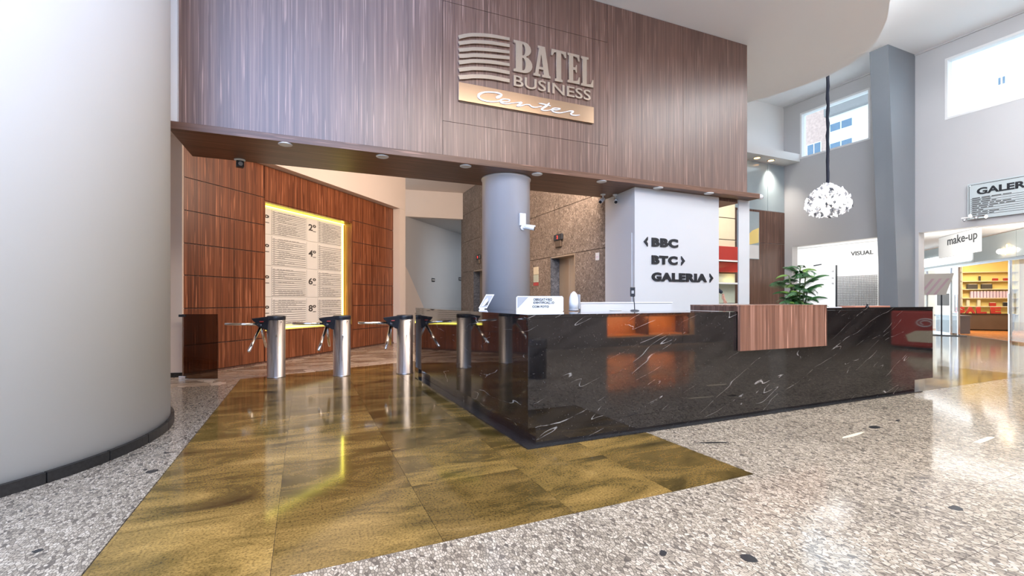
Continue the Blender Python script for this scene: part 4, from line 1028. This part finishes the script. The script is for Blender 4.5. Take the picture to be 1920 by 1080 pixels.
skinned('hand', hj, hb, M['skin'])
hd_ = MB().ball((0, .045, 1.70), (.078, .095, .118), 20, 14); hd_.ball((0, .145, 1.69), (.014, .02, .02), 8, 6); hd_.ball((.08, .04, 1.69), (.012, .02, .03), 8, 6); hd_.ball((-.08, .04, 1.69), (.012, .02, .03), 8, 6)
hd_.build('head', M['skin'], ps); MB().ball((0, .02, 1.735), (.086, .098, .10), 20, 14).build('hair', M['hair'], ps)
for s_ in (-1, 1): MB().ball((.03*s_, .128, 1.71), (.012, .008, .008), 8, 6).build('eye', M['white_plastic'], ps)
MB().ball((0, .132, 1.645), (.022, .008, .006), 8, 6).build('mouth', M['red'], ps)

# ---- picture beside the walnut cladding
t = thing('picture', (11.6, FAR_V-.03, 2.48), 0, 'tall pale abstract picture with a yellow patch beside the walnut cladding', 'picture')
MB().box((0, -.04, 0), (.90, 0, 1.42)).build('canvas', M['bluish_panel'], t)
MB().box((.02, -.043, .02), (.88, -.0405, .42)).build('painted_ground', M['paper'], t)
MB().slab_xz([(.05, .45), (.5, .43), (.87, .50), (.88, .95), (.6, .85), (.3, .62)], -.046, -.0405).build('painted_patch', M['shop_warm'], t)

# ---- crystal chandelier
cp = at(1552, 375, 10.6)
cd = thing('chandelier', (cp.x, cp.y, cp.z-.36), 0, 'large glowing cloud shaped crystal chandelier on a long dark cord', 'chandelier')
top = CEIL_HIGH-(cp.z-.36)
zc0 = .42
wob = [(.006*math.sin(i*2.1), .006*math.cos(i*1.7), .70+(top-.72)*i/24) for i in range(25)]
MB().tube(wob, [.034+.004*math.sin(i*3.3) for i in range(25)], 8).build('cord', M['cord'], cd)
MB().lathe([(.001, top), (.09, top-.001), (.09, top-.03), (.03, top-.05)], n=24).build('ceiling_cup', M['black_plastic'], cd)
def cr_prof(t_):                                      # half width of the cloud at height t_ (0 bottom, 1 top)
    return .45*max(.05, math.sin(PI*min(1, max(0, t_))**.72))**.62
fm = MB()
for k in range(7):
    z = .06+.58*k/6; r = cr_prof(z/.70)*.93
    fm.tube([(r*math.cos(2*PI*i/24), r*math.sin(2*PI*i/24), z) for i in range(25)], .006, 5, caps=False)
fm.tube([(0, 0, .1), (0, 0, .72)], .014, 8)
fm.build('frame', M['chrome'], cd)
cm, cnt, cb_ = new_mat('emissive_crystal')
cb_.inputs['Base Color'].default_value = (.95, .96, 1, 1); cb_.inputs['Roughness'].default_value = .08
cb_.inputs['Transmission Weight'].default_value = .35
cb_.inputs['Emission Color'].default_value = (1, .98, .95, 1); cb_.inputs['Emission Strength'].default_value = .55  # bulb light put into the crystals themselves as emission
oi_ = cnt.nodes.new('ShaderNodeObjectInfo'); cr_ = ramp(cnt, [(0.0, (.0,)*3), (.45, (.12,)*3), (1.0, (.5,)*3)], oi_.outputs['Random']); cnt.links.new(cr_.outputs[0], cb_.inputs['Emission Strength']); cr2_ = ramp(cnt, [(0.0, (.10, .11, .13)), (.3, (.35, .36, .4)), (.5, (.9, .9, .95))], oi_.outputs['Random']); cnt.links.new(cr2_.outputs[0], cb_.inputs['Base Color'])
cme = MB().add([(0,0,-.055),(.03,0,0),(0,.03,0),(-.03,0,0),(0,-.03,0),(0,0,.05)], [(0,2,1),(0,3,2),(0,4,3),(0,1,4),(5,1,2),(5,2,3),(5,3,4),(5,4,1)]).mesh('crystal')
cme.materials.append(cm)
random.seed(11); ga = PI*(3-math.sqrt(5))
for i in range(288):
    t_ = (i+.5)/288; ph = i*ga
    z = .70*(.5-.5*math.cos(PI*t_))*.98+.01; r = cr_prof(z/.70)*random.uniform(.92, 1.02)
    o = bpy.data.objects.new('crystal', cme); C.objects.link(o); o.parent = cd
    o.location = (r*math.cos(ph), r*math.sin(ph), z)
    o.rotation_euler = (random.uniform(-.9, .9), random.uniform(-.9, .9), random.uniform(0, 6)); s_ = random.uniform(.9, 1.45); o.scale = (s_, s_, s_)
for k in range(6):
    a = 2*PI*k/6; MB().ball((.24*math.cos(a), .24*math.sin(a), .34), .10, 12, 8).build('bulb', M['lamp_white'], cd)

# ---- GALERIA directory sign on the right wall
s0 = on_u(1816, 344, U0); s1 = on_u(1816, 415, U0)
V1 = s0.y; ZT, ZB = 3.86, 3.06; LW = 2.3
gs = thing('gallery_sign', (U0, V1, ZB), -PI/2, 'pale glass GALERIA directory sign high on the right wall', 'sign')
HH = ZT-ZB
MB().box((0, -.05, 0), (LW, -.035, HH)).build('glass_plate', M['sign_glass'], gs, bevel=.003)
MB().box((.025, -.054, .03), (.035, -.0505, HH-.03)).build('rule', M['print'], gs)
MB().box((.025, -.054, HH-.04), (LW-.03, -.0505, HH-.03)).build('rule', M['print'], gs)
me = text_mesh('GALERIA', .2, .004, .008)
fit_text(me, .16, 1.16, HH-.27, HH-.12, -.053); link('lettering', me, M['black_paint'], gs)
lm = MB(); random.seed(5)
for k in range(9):
    z = HH-.36-.045*k
    lm.box((.05, -.053, z), (LW-.05, -.0508, z+.007))
    x = .08
    for w_ in range(random.randint(2, 5)):
        ww = random.uniform(.06, .16); lm.box((x, -.053, z+.016), (x+ww, -.0508, z+.032)); x += ww+.025
stuff(lm.build('lettering', M['print'], gs))
for x, z in ((.05, .05), (.05, HH-.05), (LW-.05, .05), (LW-.05, HH-.05)): MB().tube([(x, 0, z), (x, -.062, z)], .016, 12).build('standoff', M['chrome'], gs)
cl_ = thing('crystal_cluster', (U0-.26, V1+.03, ZB+.0), -PI/2, 'small crystal cluster with bright points at the lower corner of the GALERIA sign', 'lamp')  # four bright points in crystal shades on a bar
MB().box((0, .02, .02), (.42, .06, .04)).box((.19, .06, .02), (.23, .258, .035)).build('bar', M['chrome'], cl_)
for x, z in ((.06, -.02), (.16, .06), (.26, 0), (.42, .0)):
    j = MB().lathe([(.001, -.045), (.026, -.025), (.032, .0), (.022, .022), (.01, .035)], (x, 0, z), 8).build('crystal_shade', cm, cl_)
    MB().ball((x, 0, z), .012, 8, 6).build('bulb', M['lamp_white'], cl_)

# ---- palm behind the counter
pp = at(1497, 530, 9.2)
pl = thing('potted_palm', (pp.x, pp.y, 0), 0, 'green potted palm standing behind the counter before the bright opening', 'plant')
MB().lathe([(.13, 0), (.18, .34), (.20, .36), (.19, .38), (.16, .37), (.15, .33), (.001, .33)], n=28).build('pot', M['pot'], pl)
random.seed(21)
def frond_mesh(ln):
    mb = MB(); pts = []
    for i in range(9):
        t_ = i/8; pts.append(Vector((ln*(t_*.92), 0, ln*(.42*t_-.62*t_*t_))))
    mb.tube(pts, [.006*(1-.7*i/8) for i in range(9)], 5)
    for i in range(3, 25):
        t_ = i/24.5; b_ = Vector((ln*t_*.92, 0, ln*(.42*t_-.62*t_*t_)))
        for s_ in (-1, 1):
            l2 = ln*(.36*math.sin(PI*min(1, .25+t_*.72))+.05); w_ = .010
            d_ = Vector((.62, s_*.78, -.25)).normalized(); n_ = Vector((-.78*s_, .62, 0)).normalized()*w_*s_
            mid, tip = b_+d_*l2*.5+Vector((0, 0, .012)), b_+d_*l2-Vector((0, 0, l2*.28))
            mb.add([b_, mid+n_, tip, mid-n_, mid+Vector((0, 0, -.004))], [(0, 1, 2, 3)] if s_ > 0 else [(3, 2, 1, 0)])
    return mb.mesh('frond')
fms = [frond_mesh(.34), frond_mesh(.42), frond_mesh(.28)]
for m_, k in zip(fms, ('leaf', 'leaf', 'leaf_light')): m_.materials.append(M[k])
for s_i in range(6):
    a = 2*PI*s_i/6+.4; hgt = (1.98, 1.66, 1.80, 1.46, 1.86, 1.55)[s_i]; ex, ey = .17*math.cos(a), .17*math.sin(a)
    pts = [(.05*math.cos(a), .05*math.sin(a), .33), (ex*.5, ey*.5, .33+(hgt-.33)*.5), (ex, ey, hgt-.06)]
    MB().tube(catmull([tuple(p) for p in pts], 5), .011, 7).build('stem', M['stem'], pl)
    for k in range(12):
        o = bpy.data.objects.new('frond', fms[(k+s_i) % 3]); C.objects.link(o); o.parent = pl
        zz = hgt-.06-.07*k*(.7+.4*random.random()); tt = (zz-.33)/(hgt-.39)
        o.location = (ex*tt, ey*tt, zz); o.rotation_euler = (random.uniform(-.25, .25), random.uniform(-.75, .15), a*0+2.4*k+s_i+random.random()); q = random.uniform(.8, 1.15); o.scale = (q, q, q)

# ---- gallery: white shop front seen through the left opening
sb = thing('white_shopfront', (18.0, 9.3, 0), PI/2, 'bright white shop front with black letters beyond the left opening', 'shopfront')
def sv(px, py): q = on_u(px, py, 17.98); return q.y-9.3, q.z
MB().box((0, -.0, 0), (8, -.25, 3.29)).build('facade', M['shop_white'], sb)
MB().box((0, 0.0, 0), (.12, .03, 3.29)).build('edge_post', M['shop_white'], sb)
a_, b_ = sv(1637, 467), sv(1595, 484)
me = text_mesh('VISUAL', .2, .02, .001); fit_text(me, 0, abs(b_[0]-a_[0]), 0, .15, 0)
me.transform(Matrix.Rotation(PI, 4, 'Z')); me.transform(Matrix.Translation((b_[0], .012, 2.85))); 
for m_ in islands(me): link('letter', m_, M['black_paint'], sb)
a_, b_ = sv(1546, 497), sv(1525, 499)
MB().slab_xz([(b_[0], 2.56), (a_[0]+.12, 2.60), (a_[0]+.12, 2.64), (b_[0], 2.61)], .001, .012).build('dark_strip', M['black_paint'], sb)
x0, x1 = sv(1646, 513)[0], sv(1570, 523)[0]
MB().box((x0, 0, .0), (x1, .012, 2.12)).build('grille_back', M['shop_white'], sb)
gm = MB(); nx, nz = 26, 34
for i in range(nx+1):
    x = x0+(x1-x0)*i/nx; gm.box((x-.006, .013, 0), (x+.006, .03, 2.12))
for j in range(nz+1):
    z = 2.12*j/nz; gm.box((x0, .02, z-.009), (x1, .034, z+.009))
stuff(gm.build('roller_grille', M['grille'], sb))
MB().box((x1+.015, 0, 0), (x1+.05, .05, 2.55)).build('dark_post', M['black_plastic'], sb)
for z in (1.85, 2.05, 2.30): MB().box((x1+.14, 0.0, z), (x1+.20, .03, z+.06)).build('wall_fitting', M['grey_plastic'], sb)
MB().box((x1+.25, 0, 2.045), (x1+1.6, .012, 2.06)).build('joint_strip', M['grey_plastic'], sb)

# ---- gallery: glazed cosmetics shop seen through the right opening
ss = thing('glazed_shopfront', shop.world(0, 0), shop.a, 'glass shop front with an open door to warm yellow shelves beyond the right opening', 'shopfront')
def sx(px): return shop.hit(px, 500)[0]
RZ = 2.42
xa, xd0, xd1 = sx(1783), sx(1798), sx(1894)
for x in (-1.5, sx(1738), xa, xd0-.02, xd1, 7.6): MB().box((x-.03, -.03, 0), (x+.03, .03, RZ)).build('mullion', M['chrome'], ss)
MB().box((-1.5, -.05, RZ), (8.2, .05, RZ+.09)).build('rail', M['chrome'], ss)
MB().box((-1.5, -.03, 0), (xa, .03, .06)).build('floor_rail', M['chrome'], ss)
for a, b in ((-1.47, sx(1738)-.03), (sx(1738)+.03, xa-.03), (xa+.03, xd0-.05), (xd1+.03, 7.57)): MB().box((a, -.006, .06), (b, .006, RZ)).build('glass_pane', M['shop_glass'], ss)
for a, b in ((-1.5, sx(1828)), (sx(1828)+.02, sx(1906)), (sx(1906)+.02, 8.2)): MB().box((a, -.01, RZ+.10), (b, .01, 3.28)).build('header_pane', M['sign_glass'], ss)
MB().box((-1.4, -.06, 2.60), (sx(1822), -.02, 2.92)).build('light_box', glow('white_light_box', (1, 1, 1), 1.5), ss)
# neon script: hand drawn loops on the header
nx0 = sx(1882)
MB().tube([(nx0+.02+.09*math.cos(t_*.5), -.05, 2.72+.08*math.sin(t_*.5)) for t_ in range(0, 12)], .012, 6).build('neon_loop', M['lamp_amber'], ss)
MB().tube(catmull([(nx0+.2, -.05, 2.60), (nx0+.30, -.05, 2.85), (nx0+.25, -.05, 2.88), (nx0+.27, -.05, 2.65), (nx0+.38, -.05, 2.70), (nx0+.44, -.05, 2.80), (nx0+.5, -.05, 2.66), (nx0+.62, -.05, 2.72)], 6), .012, 6).build('neon_stroke', M['lamp_amber'], ss)
for x in (nx0+.0, nx0+.48): MB().ball((x, -.09, 2.72), .075, 12, 8).build('bulb', M['lamp_white'], ss)
# open leaves with pulls
for x, s_ in ((xd0-.12, -1), (xd1+.10, 1)):
    MB().box((x-.02, -.09, .85), (x+.02, -.05, 1.45)).build('door_pull', M['chrome'], ss)
# notices on the glass
MB().box((sx(1758), -.02, 1.05), (sx(1781), -.008, 1.50)).build('notice', M['paper'], ss)
MB().box((sx(1741), -.02, 1.5), (sx(1752), -.008, 2.0)).build('notice', M['paper'], ss)
# shop interior shell
si = struct(MB().box((-2.0, 5.4, 0), (9.2, 5.5, 3.28)).build('wall_shop', M['shop_warm'], loc=shop.p, rz=shop.a))
for x_ in (-2.1, 9.2): struct(MB().box((x_, .1, 0), (x_+.1, 5.5, 3.28)).build('wall_shop_side', M['shop_white'], loc=shop.p, rz=shop.a))
struct(MB().box((-1.99, .3, .0), (9.1, 5.38, .006)).build('floor_shop', M['orange_floor'], loc=shop.p, rz=shop.a))
dsh = Frame(shop.world(-1.95, 0).xy, shop.world(-1.95, 1).xy)
bx0, bx1 = dsh.hit(1797, 520)[0], dsh.hit(1904, 520)[0]
zs_ = [dsh.hit(1845, y)[1] for y in (588, 574, 558.5, 542, 527, 510)]
su = thing('shop_shelving', dsh.world(bx0, 0), dsh.a, 'warm lit yellow wall shelving inside the glazed shop', 'shelving')
LS = bx1-bx0
MB().box((0, .0, 0), (LS, .03, 3.1)).build('back_board', M['shop_warm'], su)
for z in zs_: MB().box((0, -.28, z-.03), (LS, -.001, z)).build('shelf', M['cream'], su)
for x in (0, LS-.03): MB().box((x, -.28, 0), (x+.03, -.001, 3.1)).build('upright', M['cream'], su)
random.seed(9)
def good(nm, lab_, cat, mk, x, z, w, h, grp):
    q = dsh.world(bx0+x, -.155, z+.002)
    t = thing(nm, q, dsh.a, lab_, cat, grp)
    MB().box((-w/2, -.05, 0), (w/2, .05, h)).build('body', M[mk], t, bevel=.01); MB().box((-w/2*.8, -.045, h), (w/2*.8, .045, h+.02)).build('lid', M['cream'], t)
fx = lambda px: dsh.hit(px, 540)[0]-bx0
ORD = ['first', 'second', 'third', 'fourth', 'fifth', 'sixth', 'seventh', 'eighth', 'ninth', 'tenth', 'eleventh', 'twelfth', 'thirteenth']
for px, w_ in ((1819, 'left'), (1846, 'right')): good('dark_box', w_+' dark box on the third shelf from the top in the yellow shop', 'box', 'print', fx(px), zs_[3], .34, .2, 'dark boxes in the shop')
for k, px in enumerate(range(1818, 1892, 6)): good('pink_bottle', ORD[k]+' pale pink bottle from the left in the row on the middle shop shelf', 'bottle', 'lilac', fx(px), zs_[2], .08, .27, 'pink bottles in the shop')
for px, w_ in ((1811, 'left'), (1831, 'right')): good('cream_tube', w_+' cream coloured tube on the lower yellow shop shelf', 'tube', 'cream', fx(px), zs_[1], .1, .26, 'cream tubes in the shop')
good('red_gift_box', 'small red gift box on the lower yellow shop shelf', 'box', 'red', fx(1857), zs_[1], .2, .14, 'gift boxes in the shop')
good('dark_tub', 'small dark tub at the right end of the lower shop shelf', 'tub', 'black_plastic', fx(1881), zs_[1], .14, .16, 'dark tubs in the shop')
for px in (1833,): good('slim_bottle', 'slim dark bottle on the second shop shelf from the top', 'bottle', 'print', fx(px), zs_[4], .05, .2, 'slim bottles in the shop')
for px, w_ in ((1862, 'left'), (1882, 'right')): good('low_jar', w_+' low dark red jar on the second shop shelf from the top', 'jar', 'red', fx(px), zs_[4], .16, .10, 'low jars in the shop')
# big red letters and dark counter inside
dsc = Frame(shop.world(-.95, 0).xy, shop.world(-.95, 1).xy)
c0, c1 = dsc.hit(1797, 600)[0], dsc.hit(1902, 600)[0]; cz = dsc.hit(1845, 588)[1]
sc_ = thing('shop_counter', dsc.world(c0, 0), dsc.a, 'dark brown shop counter in front of the yellow shelving', 'counter')
MB().box((0, 0, .06), (c1-c0, .5, cz-.03)).build('front', M['bronze_side'], sc_); MB().box((-.02, -.02, cz-.03), (c1-c0+.02, .52, cz)).build('top', M['kerb'], sc_); MB().box((.03, .03, .006), (c1-c0-.03, .47, .06)).build('plinth', M['kerb'], sc_)
for ch_, px in (('S', 1804), ('A', 1824), ('L', 1845), ('E', 1872)):
    me = text_mesh(ch_, .2, .06, .012); x = dsc.hit(px, 585)[0]
    fit_text(me, -.16, .16, 0, .27, 0); o = link('sale_letter', me, M['red'], None, dsc.world(x, .2, cz), dsc.a)
    tag(o, 'red standing letter %s of the word SALE on the dark shop counter' % ch_, 'letter', 'red sale letters')
# poster stand in the doorway
px_ = sx(1803); q = shop.world(px_, -.55)
ps_ = thing('poster_stand', q, -1.22, 'lilac striped poster on a black floor stand at the shop door', 'poster stand')
MB().box((-.02, -.02, .02), (.02, .02, 1.6)).build('pole', M['black_plastic'], ps_); MB().box((-.25, -.2, 0), (.65, .2, .02)).build('base', M['black_plastic'], ps_)
skew = Matrix(((1,0,.28,0),(0,1,0,0),(0,0,1,0),(0,0,0,1)))
MB().box((-.55, -.04, -.38), (.22, -.025, .38)).xf(skew).xf(Matrix.Translation((0, 0, 1.82))).build('poster', M['paper'], ps_)
for k in range(3): MB().slab_xz([(-.62+.2*k, -.37), (-.54+.2*k, -.37), (-.18+.2*k, .2), (-.26+.2*k, .2)], -.046, -.041).xf(Matrix.Translation((.0, 0, 1.82))).build('stripe', M['lilac'], ps_)
area('shop_light', shop.world(-.2, 2.2, 3.2), shop.world(-1.2, 2.4, 0.6), (1.0, 3.0), 70, (1.0, 0.80, 0.45))
area('shop_window_light', shop.world(.8, 1.2, 3.2), shop.world(.8, 1.3, 0), (2.2, 1.6), 90, (1.0, 0.98, 0.95))
# display table behind the left pane
t = thing('display_table', shop.world(.3, .5), shop.a, 'grey display unit behind the left glass pane of the cosmetics shop', 'table')
MB().box((-.1, -.3, .62), (1.3, .3, .68)).build('tabletop', M['pillar'], t); MB().box((.45, -.28, 0), (1.25, .28, .619)).build('cabinet', M['pillar'], t)
for x in (-.06, .3): MB().box((x, -.25, 0), (x+.04, .25, .619)).build('leg', M['chrome'], t)
# hanging make-up sign
hs0, hs1 = shop.hit(1762, 440, -1.2), shop.hit(1838, 440, -1.2)
mk_ = thing('hanging_sign', shop.world(hs0[0], -1.2, 2.62), shop.a, 'white hanging make-up sign in front of the glazed shop', 'sign')
MB().box((0, -.03, 0), (hs1[0]-hs0[0], .03, .665)).build('panel', M['paper'], mk_)
me = text_mesh('make-up', .2, .006, .003); wd = hs1[0]-hs0[0]
fit_text(me, wd*.25, wd*.97, .28, .62, -.032); link('lettering', me, M['black_paint'], mk_)
for x in (.2, wd-.2): MB().tube([(x, 0, .66), (x, 0, .679)], .01, 8).build('hanger', M['chrome'], mk_)

# ---- outside: neighbouring blocks seen through the high windows
def block(name, lbl, u, v0, v1, z1, mat, wins, dep=8):
    t = thing(name, (u, v0, 0), PI/2, lbl, 'building')
    MB().box((0, -dep, -2), (v1-v0, 0, z1)).build('facade', M[mat], t)
    for a, b, c, d in wins:
        f_ = MB().box((a, 0, c), (b, .06, d)).build('window', M['shop_white'], t)
        MB().box((a+.06, .061, c+.06), ((a+b)/2-.04, .07, d-.06)).build('pane', M['blue_window'], f_)
        MB().box(((a+b)/2+.04, .061, c+.06), (b-.06, .07, d-.06)).build('pane', M['blue_window'], f_)
    return t
def ov(px, py, u): q = on_u(px, py, u); return q.y, q.z
bu = 38.0
y_r = ov(1600, 250, bu)[0]; y0_, y1_ = ov(1650, 250, bu)[0], ov(1552, 250, bu)[0]
wl_ = []
for pa_, pb_, ya_, yb_ in ((1556, 1600, 226, 243), (1556, 1600, 263, 281), (1660, 1700, 226, 243), (1870, 1888, 143, 160)):
    a = ov(pb_, ya_, bu)[0]-(-4); b = ov(pa_, ya_, bu)[0]-(-4); c = ov((pa_+pb_)/2, yb_, bu)[1]; d = ov((pa_+pb_)/2, ya_, bu)[1]
    wl_.append((min(a, b), max(a, b), min(c, d), max(c, d)))
bl_ = block('apartment_building', 'white apartment block with blue windows seen through the high windows', bu, -4, y1_, 22, 'shop_white', wl_)
MB().box((y0_+4-1, .02, ov(1600, 205, bu)[1]), (y1_+4, .5, ov(1600, 190, bu)[1])).build('balcony', M['grille'], bl_)
MB().box((y0_+4-1, .02, ov(1600, 182, bu)[1]), (y1_+4, .3, ov(1600, 178, bu)[1])).build('balcony_rail', M['bluish_panel'], bl_)
block('brick_building', 'pinkish brick block at the left edge of the far high window', bu+1, y1_+.1, y1_+9, 17.5, 'brick_pink', [(1.0, 2.2, 13.2, 14.4), (1.0, 2.2, 10.6, 11.8)])

# ---- rear of the hall, mirrored in the counter: lit display niche, bin, red freezer
nt_ = thing('display_niche', (7.4, -3.4, .24), 0, 'orange lit display niche in the rear wall facing the counter', 'display niche')
MB().box((0, -.6, 0), (3.1, -.55, 1.38)).build('back_board', M['orange_niche'], nt_)
for x in (0, 1.53, 3.06): MB().box((x, -.549, .03), (x+.04, .0, 1.35)).build('upright', M['wood_dark'], nt_)
for z in (0, .55, .95, 1.35): MB().box((0, -.549, z), (3.1, -.0, z+.03)).build('shelf', M['orange_niche'], nt_)
for z_ in (1.17, .77): area('niche_light', (8.95, -3.42, z_), (8.95, -3.75, z_-.4), (2.9, .06), 60, (1.0, .55, .22))
jr = None
NUM = 'first second third fourth fifth sixth seventh eighth ninth tenth eleventh twelfth thirteenth fourteenth fifteenth sixteenth seventeenth eighteenth nineteenth twentieth twenty-first twenty-second'.split()
for k in range(22):
    x = 7.58+.128*k+(.06 if k > 10 else 0)
    if jr is None:
        jr = thing('display_jar', (x, -3.62, .82), 0, 'small dark jar at the near end of the row in the orange niche', 'jar', 'dark jars in the orange niche')
        MB().lathe([(.045, 0), (.045, .10), (.03, .115)], n=14).build('body', M['black_plastic'], jr); MB().lathe([(.032, .115), (.032, .14)], n=14).build('lid', M['bronze_side'], jr)
    else: dup(jr, (x, -3.62, .82), 0, 'dark jar, %s along the row of jars in the orange niche' % NUM[k])
bn = thing('litter_bin', (3.43, .42, 0), 0, 'black cylindrical litter bin with a steel side strip mirrored in the counter', 'bin')
MB().lathe([(.15, 0), (.155, .50), (.15, .60)], n=32).build('body', M['black_plastic'], bn)
MB().lathe([(.158, .50), (.162, .53), (.16, .62), (.13, .63), (.12, .60)], n=32).build('rim', M['black_plastic'], bn)
MB().box((-.165, -.02, .03), (-.150, .02, .52)).build('side_strip', M['steel'], bn)
fz = thing('ice_cream_freezer', (14.45, 1.1, 0), PI/2, 'red ice cream freezer with white swirl mirrored at the counter end', 'freezer')
MB().box((-1.1, -.35, .06), (.45, .35, .98)).build('body', M['red'], fz, bevel=.05); MB().box((-1.05, -.3, .0), (.4, .3, .06)).build('plinth', M['black_plastic'], fz)
MB().tube([(-.35+.22*math.cos(a*.5)*(1-a*.03), .352, .68+.12*math.sin(a*.5)*(1-a*.03)) for a in range(22)], .014, 6).build('swirl', M['paper'], fz)
MB().slab_xz([(-.7, .2), (-.1, .2), (-.05, .38), (-.2, .50), (-.55, .48), (-.75, .36)], .351, .36).build('printed_bowl', M['cream'], fz)
MB().box((-1.08, -.33, .98), (.43, .33, 1.02)).build('lid', M['shop_glass'], fz)
